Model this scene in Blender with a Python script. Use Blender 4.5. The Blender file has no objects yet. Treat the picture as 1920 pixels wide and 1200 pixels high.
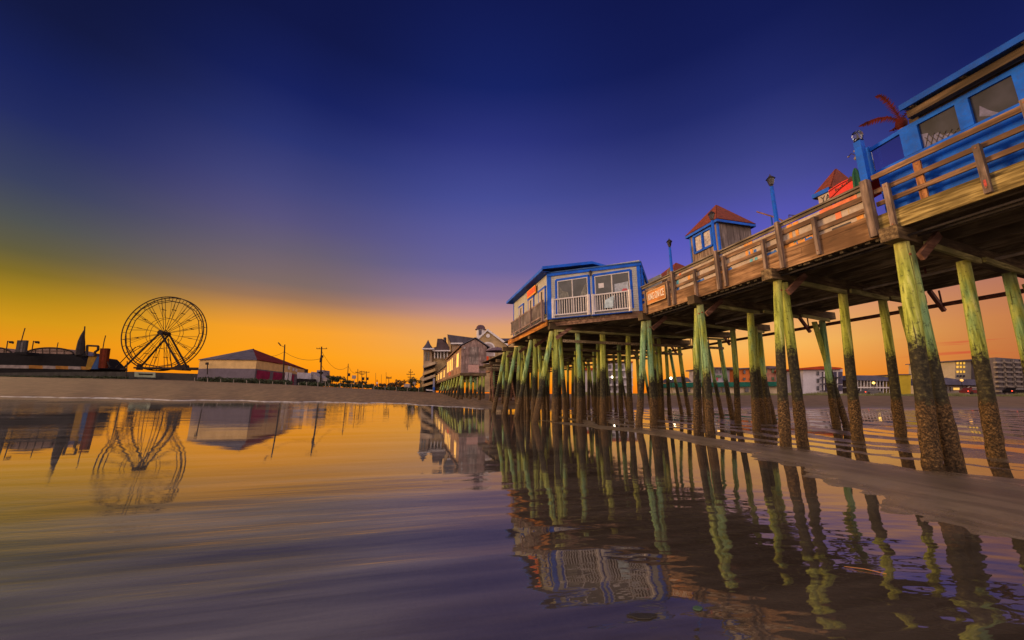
import bpy, math, random
import numpy as np
from math import sin, cos, tan, atan, atan2, asin, radians, degrees, pi, sqrt, hypot, exp
from mathutils import Vector, Matrix
random.seed(7); np.random.seed(7)
S = bpy.context.scene
COL = S.collection
# ------------------------------------------------------------------ camera model
F, HZ, H = 700.0, 739.0, 1.6
PIT = atan((HZ - 600) / F); FP = F / cos(PIT); YAW = atan((768 - 960) / FP)
RZ = -YAW
D3 = Vector((sin(YAW), cos(YAW), 0)); R3 = Vector((cos(YAW), -sin(YAW), 0)); EYE = Vector((0, 0, H))
def ray(px, py):
    x = (px - 960) / F; y = -(py - 600) / F
    return Vector((x, cos(PIT) - y * sin(PIT), sin(PIT) + y * cos(PIT)))
def at(px, py, Y):                     # world point seen at a pixel of the 1920x1200 photo, at distance Y ahead
    v = ray(px, py); return EYE + v * (Y / v.y)
def onV(px, py, v0):                   # pier coordinates (v, u, z)
    q = ray(px, py); P = EYE + q * (v0 / q.dot(R3)); return (v0, P.dot(D3), P.z)
def onU(px, py, u0):
    q = ray(px, py); P = EYE + q * (u0 / q.dot(D3)); return (P.dot(R3), u0, P.z)
def W(v, u, z): return R3 * v + D3 * u + Vector((0, 0, z))
# ------------------------------------------------------------------ node helpers
def srgb(c): return tuple((x / 12.92 if x <= .04045 else ((x + .055) / 1.055) ** 2.4) for x in c)
def c8(r, g, b): return srgb((r / 255, g / 255, b / 255))
def N(nt, t, **kw):
    n = nt.nodes.new(t)
    for k, v in kw.items():
        if k in n.inputs.keys(): n.inputs[k].default_value = v
        else: setattr(n, k, v)
    return n
def ramp(nt, fac, stops, interp='LINEAR'):
    r = nt.nodes.new('ShaderNodeValToRGB'); e = r.color_ramp.elements; r.color_ramp.interpolation = interp
    while len(e) < len(stops): e.new(.5)
    for i, (p, c) in enumerate(stops):
        e[i].position = p; e[i].color = (c[0], c[1], c[2], 1) if len(c) == 3 else c
    if fac is not None: nt.links.new(fac, r.inputs[0])
    return r
def math_(nt, op, a, b=None, c=None):
    m = nt.nodes.new('ShaderNodeMath'); m.operation = op
    for i, x in enumerate((a, b, c)):
        if x is None: continue
        if isinstance(x, (int, float)): m.inputs[i].default_value = x
        else: nt.links.new(x, m.inputs[i])
    return m.outputs[0]
def mixc(nt, fac, a, b, mode='MIX'):
    m = nt.nodes.new('ShaderNodeMix'); m.data_type = 'RGBA'; m.blend_type = mode
    for sock, x in ((m.inputs[0], fac), (m.inputs[6], a), (m.inputs[7], b)):
        if isinstance(x, (int, float)): sock.default_value = x
        elif isinstance(x, tuple): sock.default_value = (x[0], x[1], x[2], 1)
        else: nt.links.new(x, sock)
    return m.outputs[2]
def smooth(nt, x, a, b):
    m = nt.nodes.new('ShaderNodeMapRange'); m.interpolation_type = 'SMOOTHSTEP'
    nt.links.new(x, m.inputs[0]); m.inputs[1].default_value = a; m.inputs[2].default_value = b
    return m.outputs[0]
def newmat(name):
    m = bpy.data.materials.new(name); m.use_nodes = True; nt = m.node_tree
    return m, nt, nt.nodes['Principled BSDF']
def noise(nt, scale, detail=4, rough=.55, stretch=(1, 1, 1), coord='Object', rot=0):
    tc = nt.nodes.new('ShaderNodeTexCoord'); mp = nt.nodes.new('ShaderNodeMapping')
    mp.inputs['Scale'].default_value = stretch; mp.inputs['Rotation'].default_value = (0, 0, rot)
    nt.links.new(tc.outputs[coord], mp.inputs[0])
    n = nt.nodes.new('ShaderNodeTexNoise'); n.inputs['Scale'].default_value = scale
    n.inputs['Detail'].default_value = detail; n.inputs['Roughness'].default_value = rough
    nt.links.new(mp.outputs[0], n.inputs['Vector'])
    if rot:
        vr = nt.nodes.new('ShaderNodeVectorRotate'); vr.rotation_type = 'Z_AXIS'; vr.inputs['Angle'].default_value = rot
        mp.inputs['Rotation'].default_value = (0, 0, 0); nt.links.new(tc.outputs[coord], vr.inputs[0]); nt.links.new(vr.outputs[0], mp.inputs[0])
    return n.outputs[0]
def bump(nt, bs, h, strength=.3, dist=.02):
    b = nt.nodes.new('ShaderNodeBump'); b.inputs['Strength'].default_value = strength; b.inputs['Distance'].default_value = dist
    nt.links.new(h, b.inputs['Height']); nt.links.new(b.outputs[0], bs.inputs['Normal'])
MATS = {}
def paint(name, c, rough=.5, var=.25, scale=3, dirt=.0, metal=0, spec=.4):
    if name in MATS: return MATS[name]
    m, nt, bs = newmat(name)
    n = noise(nt, scale, 5, .6); n2 = noise(nt, scale * 7, 3, .6)
    lo = tuple(x * (1 - var) for x in c); hi = tuple(min(1, x * (1 + var)) for x in c)
    r = ramp(nt, n, [(.3, lo), (.7, hi)])
    col = r.outputs[0]
    if dirt:
        rr = ramp(nt, n2, [(.45, (0, 0, 0)), (.75, (1, 1, 1))])
        col = mixc(nt, math_(nt, 'MULTIPLY', rr.outputs[0], dirt), col, (.05, .04, .03))
    nt.links.new(col, bs.inputs['Base Color'])
    bs.inputs['Roughness'].default_value = rough; bs.inputs['Metallic'].default_value = metal
    bs.inputs['Specular IOR Level'].default_value = spec
    bump(nt, bs, n2, .25, .01)
    MATS[name] = m; return m
def wood(name, c1, c2, axis='y', scale=7, rough=.8, grime=.45):
    if name in MATS: return MATS[name]
    m, nt, bs = newmat(name)
    st = {'x': (.07, 1, 1), 'y': (1, .07, 1), 'z': (1, 1, .07)}[axis]
    n = noise(nt, scale * 2.2, 6, .65, st); big = noise(nt, .9, 3, .5); k = noise(nt, scale * .8, 3, .6, tuple(.3 if s < 1 else 1 for s in st))
    r = ramp(nt, n, [(.34, tuple(.5 * x for x in c1)), (.46, c1), (.64, tuple(1.12 * x for x in c2))])
    col = mixc(nt, smooth(nt, big, .35, .7), r.outputs[0], tuple(.62 * x for x in c1))
    g = smooth(nt, k, .58, .74)
    col = mixc(nt, math_(nt, 'MULTIPLY', g, grime), col, (.025, .018, .012))
    nt.links.new(col, bs.inputs['Base Color']); bs.inputs['Roughness'].default_value = rough
    bs.inputs['Specular IOR Level'].default_value = .25
    bump(nt, bs, n, .5, .012)
    MATS[name] = m; return m
def emit(name, c, s):
    if name in MATS: return MATS[name]
    m, nt, bs = newmat(name)
    bs.inputs['Base Color'].default_value = (*c, 1); bs.inputs['Emission Color'].default_value = (*c, 1); bs.inputs['Emission Strength'].default_value = s
    n = noise(nt, 2.5, 2); r = ramp(nt, n, [(.3, tuple(x * .55 for x in c)), (.7, c)])
    nt.links.new(r.outputs[0], bs.inputs['Emission Color'])
    MATS[name] = m; return m
def glass(name, c=(.03, .03, .04), rough=.06):
    if name in MATS: return MATS[name]
    m, nt, bs = newmat(name)
    n = noise(nt, 1.7, 3); r = ramp(nt, n, [(.35, tuple(x * .6 for x in c)), (.65, tuple(x * 1.6 for x in c))])
    nt.links.new(r.outputs[0], bs.inputs['Base Color']); bs.inputs['Roughness'].default_value = rough; bs.inputs['IOR'].default_value = 1.5
    MATS[name] = m; return m
def clear_glass(name, tint=(.75, .78, .85), a=.12):
    if name in MATS: return MATS[name]
    m, nt, bs = newmat(name); nt.nodes.remove(bs)
    out = nt.nodes['Material Output']; t = N(nt, 'ShaderNodeBsdfTransparent'); t.inputs[0].default_value = (*tint, 1)
    g = N(nt, 'ShaderNodeBsdfGlossy'); g.inputs[1].default_value = .05
    fr = N(nt, 'ShaderNodeFresnel'); fr.inputs[0].default_value = 1.45
    mx = N(nt, 'ShaderNodeMixShader'); nt.links.new(fr.outputs[0], mx.inputs[0]); nt.links.new(t.outputs[0], mx.inputs[1]); nt.links.new(g.outputs[0], mx.inputs[2])
    nt.links.new(mx.outputs[0], out.inputs[0]); MATS[name] = m; return m
# ------------------------------------------------------------------ mesh builder
class MB:
    def __init__(s): s.v = []; s.f = []
    def add(s, vs, fs):
        o = len(s.v); s.v += [tuple(p) for p in vs]; s.f += [tuple(i + o for i in f) for f in fs]; return s
    def box(s, a, b):
        (x0, y0, z0), (x1, y1, z1) = [tuple(map(min, a, b)), tuple(map(max, a, b))]
        return s.add([(x0, y0, z0), (x1, y0, z0), (x1, y1, z0), (x0, y1, z0), (x0, y0, z1), (x1, y0, z1), (x1, y1, z1), (x0, y1, z1)],
                     [(3, 2, 1, 0), (4, 5, 6, 7), (0, 1, 5, 4), (1, 2, 6, 5), (2, 3, 7, 6), (3, 0, 4, 7)])
    def beam(s, p, q, w, h, up=(0, 0, 1)):
        p, q = Vector(p), Vector(q); d = (q - p).normalized(); up = Vector(up)
        if abs(d.dot(up)) > .98: up = Vector((0, 1, 0)) if abs(d.y) < .9 else Vector((1, 0, 0))
        x = d.cross(up).normalized() * (w / 2); y = x.cross(d).normalized() * (h / 2)
        vs = [c + o for c in (p, q) for o in (-x - y, x - y, x + y, -x + y)]
        return s.add(vs, [(0, 1, 2, 3), (7, 6, 5, 4), (0, 4, 5, 1), (1, 5, 6, 2), (2, 6, 7, 3), (3, 7, 4, 0)])
    def cyl(s, p, q, r0, r1=None, n=10, cap=True):
        r1 = r0 if r1 is None else r1; p, q = Vector(p), Vector(q); d = (q - p).normalized()
        a = d.cross(Vector((0, 0, 1)) if abs(d.z) < .95 else Vector((1, 0, 0))).normalized(); b = d.cross(a)
        vs = [c + (a * cos(2 * pi * i / n) + b * sin(2 * pi * i / n)) * r for c, r in ((p, r0), (q, r1)) for i in range(n)]
        fs = [(i, n + i, n + (i + 1) % n, (i + 1) % n) for i in range(n)]
        if cap: fs += [tuple(range(n)), tuple(range(2 * n - 1, n - 1, -1))]
        return s.add(vs, fs)
    def tube(s, pts, r, n=6):
        for p, q in zip(pts, pts[1:]): s.cyl(p, q, r, r, n)
        return s
    def poly(s, pts): return s.add(pts, [tuple(range(len(pts)))])
    def prism(s, pts, vec):            # polygon swept along vec
        n = len(pts); vec = Vector(vec); vs = [Vector(p) for p in pts] + [Vector(p) + vec for p in pts]
        return s.add(vs, [tuple(range(n - 1, -1, -1)), tuple(range(n, 2 * n))] + [(i, (i + 1) % n, n + (i + 1) % n, n + i) for i in range(n)])
    def slab(s, pts, t):               # planar polygon thickened along its own normal
        P = [Vector(p) for p in pts]; nrm = (P[1] - P[0]).cross(P[2] - P[0]).normalized(); return s.prism(P, nrm * t)
    def lathe(s, c, prof, n=16, sx=1, sy=1):
        c = Vector(c); vs = []; fs = []
        for r, z in prof:
            for i in range(n): a = 2 * pi * i / n; vs.append((c.x + r * sx * cos(a), c.y + r * sy * sin(a), c.z + z))
        for k in range(len(prof) - 1):
            for i in range(n): fs.append((k * n + i, k * n + (i + 1) % n, (k + 1) * n + (i + 1) % n, (k + 1) * n + i))
        return s.add(vs, fs)
    def sphere(s, c, r, n=12, m=8, sz=1):
        return s.lathe(c, [(max(1e-4, r * sin(pi * k / m)), -r * sz * cos(pi * k / m)) for k in range(m + 1)], n)
    def mesh(s, name, origin=(0, 0, 0)):
        me = bpy.data.meshes.new(name); o = origin
        me.from_pydata([(x - o[0], y - o[1], z - o[2]) for x, y, z in s.v], [], s.f); me.update(); return me
def tagit(o, label=None, cat=None, group=None, kind=None):
    if label: o['label'] = label
    if cat: o['category'] = cat
    if group: o['group'] = group
    if kind: o['kind'] = kind
    return o
def smooth_mesh(o, ang=40):
    for p in o.data.polygons: p.use_smooth = True
    try: o.data.set_sharp_from_angle(angle=radians(ang))
    except Exception: pass
    return o
# a thing: an Empty at its base; parts given in frame coordinates ('pier': (v,u,z), 'world': (x,y,z))
class Thing:
    def __init__(s, name, label, cat, origin, frame='pier', group=None, rz=None):
        s.o = bpy.data.objects.new(name, None); COL.objects.link(s.o); s.org = tuple(origin); s.o.empty_display_size = .2
        if frame == 'pier': s.o.location = W(*origin); s.o.rotation_euler = (0, 0, RZ)
        else: s.o.location = origin; s.o.rotation_euler = (0, 0, rz or 0)
        tagit(s.o, label, cat, group)
    def part(s, name, mb, mat, parent=None, label=None, sm=None, kind=None):
        o = bpy.data.objects.new(name, mb.mesh(name, s.org)); COL.objects.link(o); o.data.materials.append(mat)
        o.parent = parent or s.o
        if label: o['label'] = label
        if kind: o['kind'] = kind
        if sm: smooth_mesh(o, sm)
        return o
    def text(s, body, pos, size, mat, rot, parent=None, sx=1):
        cu = bpy.data.curves.new('lettering', 'FONT'); cu.body = body; cu.size = size; cu.extrude = .008; cu.align_x = 'CENTER'; cu.align_y = 'CENTER'
        tmp = bpy.data.objects.new('lettering_curve', cu); COL.objects.link(tmp); bpy.context.view_layer.update()
        me = bpy.data.meshes.new_from_object(tmp.evaluated_get(bpy.context.evaluated_depsgraph_get())); bpy.data.objects.remove(tmp)
        o = bpy.data.objects.new('lettering', me); COL.objects.link(o); me.materials.clear(); me.materials.append(mat)
        o.parent = parent or s.o; o.location = Vector(pos) - Vector(s.org); o.rotation_euler = rot; o.scale = (sx, 1, 1)
        return o
def solo(name, mb, mat, label, cat, origin, frame='pier', group=None, kind=None, sm=None):
    o = bpy.data.objects.new(name, mb.mesh(name, origin)); COL.objects.link(o); o.data.materials.append(mat)
    if frame == 'pier': o.location = W(*origin); o.rotation_euler = (0, 0, RZ)
    else: o.location = origin
    if sm: smooth_mesh(o, sm)
    return tagit(o, label, cat, group, kind)
def copy_tree(o, parent=None):
    c = o.copy(); COL.objects.link(c); c.parent = parent
    for ch in [x for x in bpy.data.objects if x.parent == o]: copy_tree(ch, c)
    return c
# ------------------------------------------------------------------ palette
M_FASCIA = wood('fascia_wood', (.20, .10, .048), (.40, .225, .115), 'y', 5)
M_RAIL = wood('rail_wood', (.16, .085, .05), (.36, .21, .12), 'y', 6)
M_RAILTOP = wood('top_rail_wood', (.17, .13, .10), (.33, .26, .2), 'y', 6)
M_POST = wood('post_wood', (.15, .10, .08), (.32, .22, .17), 'z', 6)
M_CAP = wood('cap_wood', (.10, .062, .032), (.24, .16, .08), 'x', 5)
M_JOIST = wood('joist_wood', (.18, .125, .07), (.42, .31, .18), 'y', 5)
M_DECK = wood('deck_wood', (.05, .036, .026), (.12, .09, .06), 'x', 5)
M_BRACE = wood('brace_wood', (.14, .06, .04), (.30, .16, .11), 'x', 5)
M_BRACEY = wood('brace_green_wood', (.3, .27, .10), (.52, .46, .2), 'x', 5)
M_SUNLIT_BEAM = wood('sunlit_beam_wood', (.38, .13, .02), (.6, .25, .04), 'y', 4)  # sunset glow on the house edge beam put into the wood colour
M_GREYB = wood('grey_board', (.16, .12, .115), (.36, .28, .26), 'z', 5)
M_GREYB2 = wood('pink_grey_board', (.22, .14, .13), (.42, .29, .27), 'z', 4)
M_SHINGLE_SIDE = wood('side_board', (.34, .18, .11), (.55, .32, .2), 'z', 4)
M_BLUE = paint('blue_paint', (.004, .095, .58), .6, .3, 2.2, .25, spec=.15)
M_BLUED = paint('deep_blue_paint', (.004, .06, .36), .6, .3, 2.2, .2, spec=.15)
M_SID = paint('grey_clapboard', (.42, .39, .35), .65, .16, 1.5, .2)
M_WHITE = paint('white_trim', (.62, .55, .54), .5, .14, 3, .2)
M_ROOFB = paint('blue_roof', (.02, .07, .2), .6, .3, 3)
M_RED = paint('red_shingle', (.17, .028, .013), .85, .5, 9, .35)
def shingle(m):
    nt = m.node_tree; bs = nt.nodes['Principled BSDF']; wv = N(nt, 'ShaderNodeTexWave'); wv.bands_direction = 'Z'; wv.wave_profile = 'SAW'; wv.inputs['Scale'].default_value = 2.6; wv.inputs['Distortion'].default_value = .6
    tc = N(nt, 'ShaderNodeTexCoord'); nt.links.new(tc.outputs['Object'], wv.inputs[0]); bump(nt, bs, wv.outputs[1], .7, .03)
shingle(M_RED)
M_METAL = paint('dark_metal', (.05, .04, .04), .5, .3, 6, 0, .6)
M_RUST = paint('rusty_pipe', (.16, .05, .035), .8, .5, 5, .4)
M_GLASS = glass('window_glass')
M_PALE = paint('pale_board', (.42, .33, .28), .75, .2, 1.8, .25)
M_LANT = emit('lantern_glow', (1, .72, .3), .35)
M_LIT = emit('lit_window', (1, .58, .12), .75)
M_BULB = emit('lamp_bulb', (1, .9, .65), 9)
# ------------------------------------------------------------------ terrain
AZ_S = np.radians([-180, -100, -80, -66, -53.3, -42.3, -29.1, -12.5, -4.8, 8, 25.3, 41.7, 53, 66, 80, 100, 180])
R_S = np.array([900, 700, 240, 120, 95, 71, 58, 49, 42, 41, 44.7, 56, 64, 85, 170, 700, 900.])
CR = [(0, 706, 125), (150, 709, 124), (308, 712, 122), (380, 714.5, 120), (450, 717, 116), (560, 722, 108), (650, 727, 104), (790, 735, 100),
      (860, 737, 98), (950, 738, 95), (1262, 741, 85), (1450, 740.5, 85), (1570, 741, 85), (1700, 742, 82), (1900, 743, 78)]
_c = [at(*k) for k in CR]
AZ_C = np.array([-pi, -1.75, -1.2] + [atan2(p.x, p.y) for p in _c] + [1.2, 1.75, pi])
R_C = np.array([1200, 1000, 330] + [hypot(p.x, p.y) for p in _c] + [200, 1000, 1200.])
Z_C = np.array([-2., -2, 7] + [p.z for p in _c] + [1.5, -2, -2])
_rs = np.random.RandomState(5)
_ph = _rs.rand(40, 4)
def fnoise(a, b, k=12, off=0):
    out = 0 * a
    for i in range(k):
        p = _ph[(i + off) % 40]; w = 2 * pi * (.5 + 1.3 * p[0]); t = (p[1] - .5) * 1.5
        out = out + np.sin(a * w * cos(t) + b * w * sin(t) * 1.0 + p[2] * 40 + off)
    return out / sqrt(k)
def film(X, Y):            # swash film running down the sloping left beach
    az = np.arctan2(X, Y); R = np.hypot(X, Y); d = np.clip(R - 19, 0, None); z = np.where(d < 20, .00048 * d * d, .192 + .0192 * (d - 20))
    k = np.clip((-az - .05) / .3, 0, 1) * np.clip((1.75 + az) / .4, 0, 1); return z * k * k * (3 - 2 * k)
def terrain(X, Y):
    X = np.asarray(X, float); Y = np.asarray(Y, float)
    az = np.arctan2(X, Y); R = np.hypot(X, Y)
    rs = np.interp(az, AZ_S, R_S); rc = np.interp(az, AZ_C, R_C); zc = np.interp(az, AZ_C, Z_C)
    rs = rs * (1 + .02 * np.sin(az * 37) + .012 * np.sin(az * 91 + 1))
    t = np.clip((R - rs) / np.maximum(rc - rs, 1), 0, 1)
    fl = film(X, Y); fe = film(rs * np.sin(az), rs * np.cos(az)); beach = fe + (zc - fe) * (t ** .85)
    # pool floor, sand bar and rippled flat beneath the pier
    u = X * D3.x + Y * D3.y; v = X * R3.x + Y * R3.y
    pool = -.035 + .006 * fnoise(X * .25, Y * .25, 8, 3)
    cx = np.interp(Y, [3, 4.5, 6, 8, 10, 12, 14, 16, 18, 20, 22.5, 25], [7.9, 7.85, 7.8, 7.55, 7.35, 7.1, 6.85, 6.2, 5.1, 3.9, 2.6, 1.2])
    hw = np.interp(Y, [3, 4.5, 6, 8, 10, 12, 14, 16, 18, 20, 22.5, 25], [2.2, 1.95, 1.7, 1.4, .95, .8, .72, .72, .7, .65, .45, .1])
    hb = np.interp(Y, [0, 20, 24], [.055, .035, 0.])
    q = (X - cx) / np.maximum(hw, .05) + .16 * fnoise(u * .3, v * .2, 8, 9) + .10 * fnoise(u * 1.3, v * .8, 8, 14) + .05 * fnoise(u * 3.1, v * 2, 8, 27)
    bar = hb * np.clip(1.25 - q * q, -1, 1) * 1.0
    bar = np.where((Y < 24.5) & (Y > -5), bar, -1)
    # ripples run along the pier
    rip = .017 * fnoise(v * .42 + .25 * fnoise(u * .12, v * .1, 6, 17), u * .035, 10, 21) + .004 * fnoise(v * 1.6, u * .12, 8, 2) + .0005
    side = 1 / (1 + np.exp(-(X - cx - .6 * hw) * 3)); side = np.where(Y > 22, 1 / (1 + np.exp(-(X - 2.5 - .0 * Y) * 1.2)), side)
    z = pool * (1 - side) + rip * side
    z = np.maximum(z, np.where(bar > -.03, bar, -9))
    near = np.clip((R - rs * .90) / (rs * .10), 0, 1); sh = -.03 + .03 * near
    z = z + np.where(R <= rs, fl, 0)
    z = np.where(R > rs, beach + np.minimum(z, 0) * np.exp(-(R - rs) * .5), z)
    z = z + np.where(t > .12, .035 * fnoise(X * .18, Y * .18, 10, 30) * np.minimum(1, (t - .12) * 6), 0)
    return z
def G(x, y): return float(terrain(np.array([x]), np.array([y]))[0])
def GV(v, u): p = W(v, u, 0); return G(p.x, p.y)
def sand_mat():
    m, nt, bs = newmat('beach_sand')
    tc = N(nt, 'ShaderNodeTexCoord'); sp = N(nt, 'ShaderNodeSeparateXYZ'); nt.links.new(tc.outputs['Object'], sp.inputs[0])
    n1 = noise(nt, .55, 5, .6, (1, 1, 3)); n2 = noise(nt, 14, 4, .7); n3 = noise(nt, 1.1, 5, .7, (1, .35, 1)); fine = noise(nt, 90, 2, .6)
    zz = math_(nt, 'ADD', sp.outputs[2], math_(nt, 'MULTIPLY', math_(nt, 'SUBTRACT', n1, .5), .12))
    wet = smooth(nt, zz, .02, .35)
    wc = ramp(nt, n1, [(.3, (.13, .092, .06)), (.7, (.25, .185, .13))]); dc = ramp(nt, n3, [(.32, (.12, .065, .032)), (.68, (.26, .152, .085))])
    col = mixc(nt, wet, wc.outputs[0], dc.outputs[0])
    col = mixc(nt, math_(nt, 'MULTIPLY', smooth(nt, n2, .5, .75), .35), col, (.07, .045, .03))
    nt.links.new(col, bs.inputs['Base Color'])
    rg = nt.nodes.new('ShaderNodeMapRange'); nt.links.new(zz, rg.inputs[0]); rg.inputs[1].default_value = .0; rg.inputs[2].default_value = .2
    rg.inputs[3].default_value = .26; rg.inputs[4].default_value = .95; nt.links.new(rg.outputs[0], bs.inputs['Roughness'])
    bs.inputs['Specular IOR Level'].default_value = .35
    hh = math_(nt, 'ADD', math_(nt, 'MULTIPLY', n3, math_(nt, 'ADD', math_(nt, 'MULTIPLY', wet, 6), .3)), math_(nt, 'ADD', math_(nt, 'MULTIPLY', n2, .5), math_(nt, 'MULTIPLY', fine, .12)))
    rp = noise(nt, 2.6, 4, .55, (1, .12, 1), rot=radians(-14)); sc_ = noise(nt, 3.2, 5, .7)
    hh = math_(nt, 'ADD', hh, math_(nt, 'ADD', math_(nt, 'MULTIPLY', rp, .9), math_(nt, 'MULTIPLY', sc_, .8)))
    bump(nt, bs, hh, .45, .03)
    col2 = mixc(nt, math_(nt, 'MULTIPLY', smooth(nt, rp, .42, .6), .45), col, (.06, .042, .03)); nt.links.new(col2, bs.inputs['Base Color'])
    pf = smooth(nt, sc_, .52, .66); nw = math_(nt, 'SUBTRACT', 1, smooth(nt, sp.outputs[2], .015, .05))
    ro = math_(nt, 'MULTIPLY', rg.outputs[0], math_(nt, 'SUBTRACT', 1, math_(nt, 'MULTIPLY', math_(nt, 'MULTIPLY', pf, nw), .75))); nt.links.new(ro, bs.inputs['Roughness'])
    return m
def build_ground():
    az = np.unique(np.concatenate([np.radians(np.arange(-180, 180, 4.0)), np.radians(np.arange(-76, 76, .36))]))
    az = az[(np.diff(np.concatenate([az, [9]])) > 1e-4)]
    nr = 330; rad = 1.0 * (1600.0) ** (np.arange(nr) / (nr - 1))
    A, Rr = np.meshgrid(az, rad); X = Rr * np.sin(A); Y = Rr * np.cos(A); Z = terrain(X, Y)
    Z = np.where(Rr > 500, np.minimum(Z, np.where(np.abs(A) < 1.2, Z, -2)), Z)
    n = len(az); vs = np.stack([X, Y, Z], -1).reshape(-1, 3)
    fs = []
    for k in range(nr - 1):
        a = k * n; i = np.arange(n); j = (i + 1) % n
        fs.append(np.stack([a + i, a + n + i, a + n + j, a + j], -1))
    fs = np.concatenate(fs); c = len(vs); vs = np.vstack([vs, [[0, 0, terrain(0., 0.1)]]])
    tri = [(c, i, (i + 1) % n) for i in range(n)]
    me = bpy.data.meshes.new('beach'); me.from_pydata(vs.tolist(), [], fs[:, ::-1].tolist() + tri); me.update()
    for p in me.polygons: p.use_smooth = True
    me.flip_normals() if me.polygons[1000].normal.z < 0 else None
    o = bpy.data.objects.new('sand_beach', me); COL.objects.link(o); me.materials.append(sand_mat())
    tagit(o, 'wet brown sand flat with a bar rising to the dry beach', 'ground', None, 'structure')
build_ground()
def water_mat():
    m, nt, bs = newmat('tide_water'); nt.nodes.remove(bs); out = nt.nodes['Material Output']
    tc = N(nt, 'ShaderNodeTexCoord'); P = tc.outputs['Object']
    sp = N(nt, 'ShaderNodeSeparateXYZ'); nt.links.new(P, sp.inputs[0]); x, y = sp.outputs[0], sp.outputs[1]
    r = math_(nt, 'SQRT', math_(nt, 'ADD', math_(nt, 'MULTIPLY', x, x), math_(nt, 'MULTIPLY', y, y)))
    swell = noise(nt, .95, 2, .45, (.14, 1, 1), rot=radians(-12))
    mid = noise(nt, 2.6, 2, .5, (.35, 1, 1), rot=radians(10)); fine = noise(nt, 11, 3, .55, (.28, 1, 1), rot=radians(-4))
    far = noise(nt, 1.6, 4, .6, (.35, 1, 1)); patch = noise(nt, .11, 3, .5)
    near = nt.nodes.new('ShaderNodeMapRange'); nt.links.new(r, near.inputs[0]); near.inputs[1].default_value = 4.; near.inputs[2].default_value = 9.; near.inputs[3].default_value = 1; near.inputs[4].default_value = .05
    rightside = smooth(nt, x, -1.5, .1)
    h = math_(nt, 'MULTIPLY', swell, math_(nt, 'MULTIPLY', near.outputs[0], 1.35))
    h = math_(nt, 'ADD', h, math_(nt, 'MULTIPLY', mid, math_(nt, 'MULTIPLY', near.outputs[0], math_(nt, 'ADD', math_(nt, 'MULTIPLY', smooth(nt, x, .3, 2.4), .40), .06))))
    fm = math_(nt, 'ADD', math_(nt, 'MULTIPLY', smooth(nt, patch, .5, .66), .05), .006)
    h = math_(nt, 'ADD', h, math_(nt, 'MULTIPLY', fine, fm))
    rdg = noise(nt, 4.2, 3, .6, (.09, 1, 1), rot=radians(-14)); h = math_(nt, 'ADD', h, math_(nt, 'MULTIPLY', rdg, math_(nt, 'MULTIPLY', near.outputs[0], math_(nt, 'SUBTRACT', .24, math_(nt, 'MULTIPLY', rightside, .18)))))
    fz = math_(nt, 'MULTIPLY', smooth(nt, r, 24, 45), math_(nt, 'ADD', .07, math_(nt, 'MULTIPLY', smooth(nt, noise(nt, .055, 2, .5), .48, .6), .42)))
    h = math_(nt, 'ADD', h, math_(nt, 'MULTIPLY', far, fz))
    b = N(nt, 'ShaderNodeBump'); b.inputs['Strength'].default_value = 1; b.inputs['Distance'].default_value = .035; nt.links.new(h, b.inputs['Height'])
    fr = N(nt, 'ShaderNodeFresnel'); fr.inputs[0].default_value = 1.7; nt.links.new(b.outputs[0], fr.inputs[1])
    t0 = N(nt, 'ShaderNodeBsdfTransparent'); t0.inputs[0].default_value = (.9, .88, .86, 1)
    silt_ridge_shade = noise(nt, 1.15, 3, .5, (.12, 1, 1), rot=radians(-12)); df = N(nt, 'ShaderNodeBsdfDiffuse'); silt_ridge_shade = math_(nt, 'ADD', math_(nt, 'MULTIPLY', silt_ridge_shade, .6), math_(nt, 'MULTIPLY', rdg, .4)); sr = ramp(nt, silt_ridge_shade, [(.36, (.10, .09, .085)), (.5, (.24, .215, .195)), (.64, (.42, .375, .335))]); nt.links.new(mixc(nt, math_(nt, 'MULTIPLY', rightside, .8), sr.outputs[0], mixc(nt, smooth(nt, silt_ridge_shade, .38, .62), (.13, .085, .05), (.27, .185, .12))), df.inputs[0])  # murky water tint; its bands also paint in the sand ridges' shading
    t = N(nt, 'ShaderNodeMixShader'); nt.links.new(math_(nt, 'SUBTRACT', .48, math_(nt, 'MULTIPLY', rightside, .22)), t.inputs[0]); nt.links.new(t0.outputs[0], t.inputs[1]); nt.links.new(df.outputs[0], t.inputs[2])
    g = N(nt, 'ShaderNodeBsdfGlossy'); g.inputs[0].default_value = (1, 1, 1, 1); g.inputs[1].default_value = .012; nt.links.new(b.outputs[0], g.inputs['Normal'])
    mx = N(nt, 'ShaderNodeMixShader'); nt.links.new(fr.outputs[0], mx.inputs[0]); nt.links.new(t.outputs[0], mx.inputs[1]); nt.links.new(g.outputs[0], mx.inputs[2])
    nt.links.new(mx.outputs[0], out.inputs[0]); return m
def build_water():
    az = np.radians(np.arange(-180, 180, 2.)); rad = np.concatenate([[.5, 4, 12], np.arange(16, 130, 2.), [140, 170, 220, 300, 500, 900, 1500.]])
    A, Rr = np.meshgrid(az, rad); X, Y = Rr * np.sin(A), Rr * np.cos(A); Z = np.where(Rr > np.interp(A, AZ_S, R_S) + 6, -.5, film(X, Y)); n = len(az)
    Z = np.where(np.abs(A) > 1.5, 0, Z)
    mb = MB(); mb.v = np.stack([X, Y, Z], -1).reshape(-1, 3).tolist() + [(0, 0, 0)]
    mb.f = [(k * n + i, (k + 1) * n + i, (k + 1) * n + (i + 1) % n, k * n + (i + 1) % n)[::-1] for k in range(len(rad) - 1) for i in range(n)] + [(len(mb.v) - 1, (i + 1) % n, i) for i in range(n)]
    return mb
wmb = build_water()
o = bpy.data.objects.new('tide_water', wmb.mesh('tide_water')); COL.objects.link(o); o.data.materials.append(water_mat())
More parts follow.
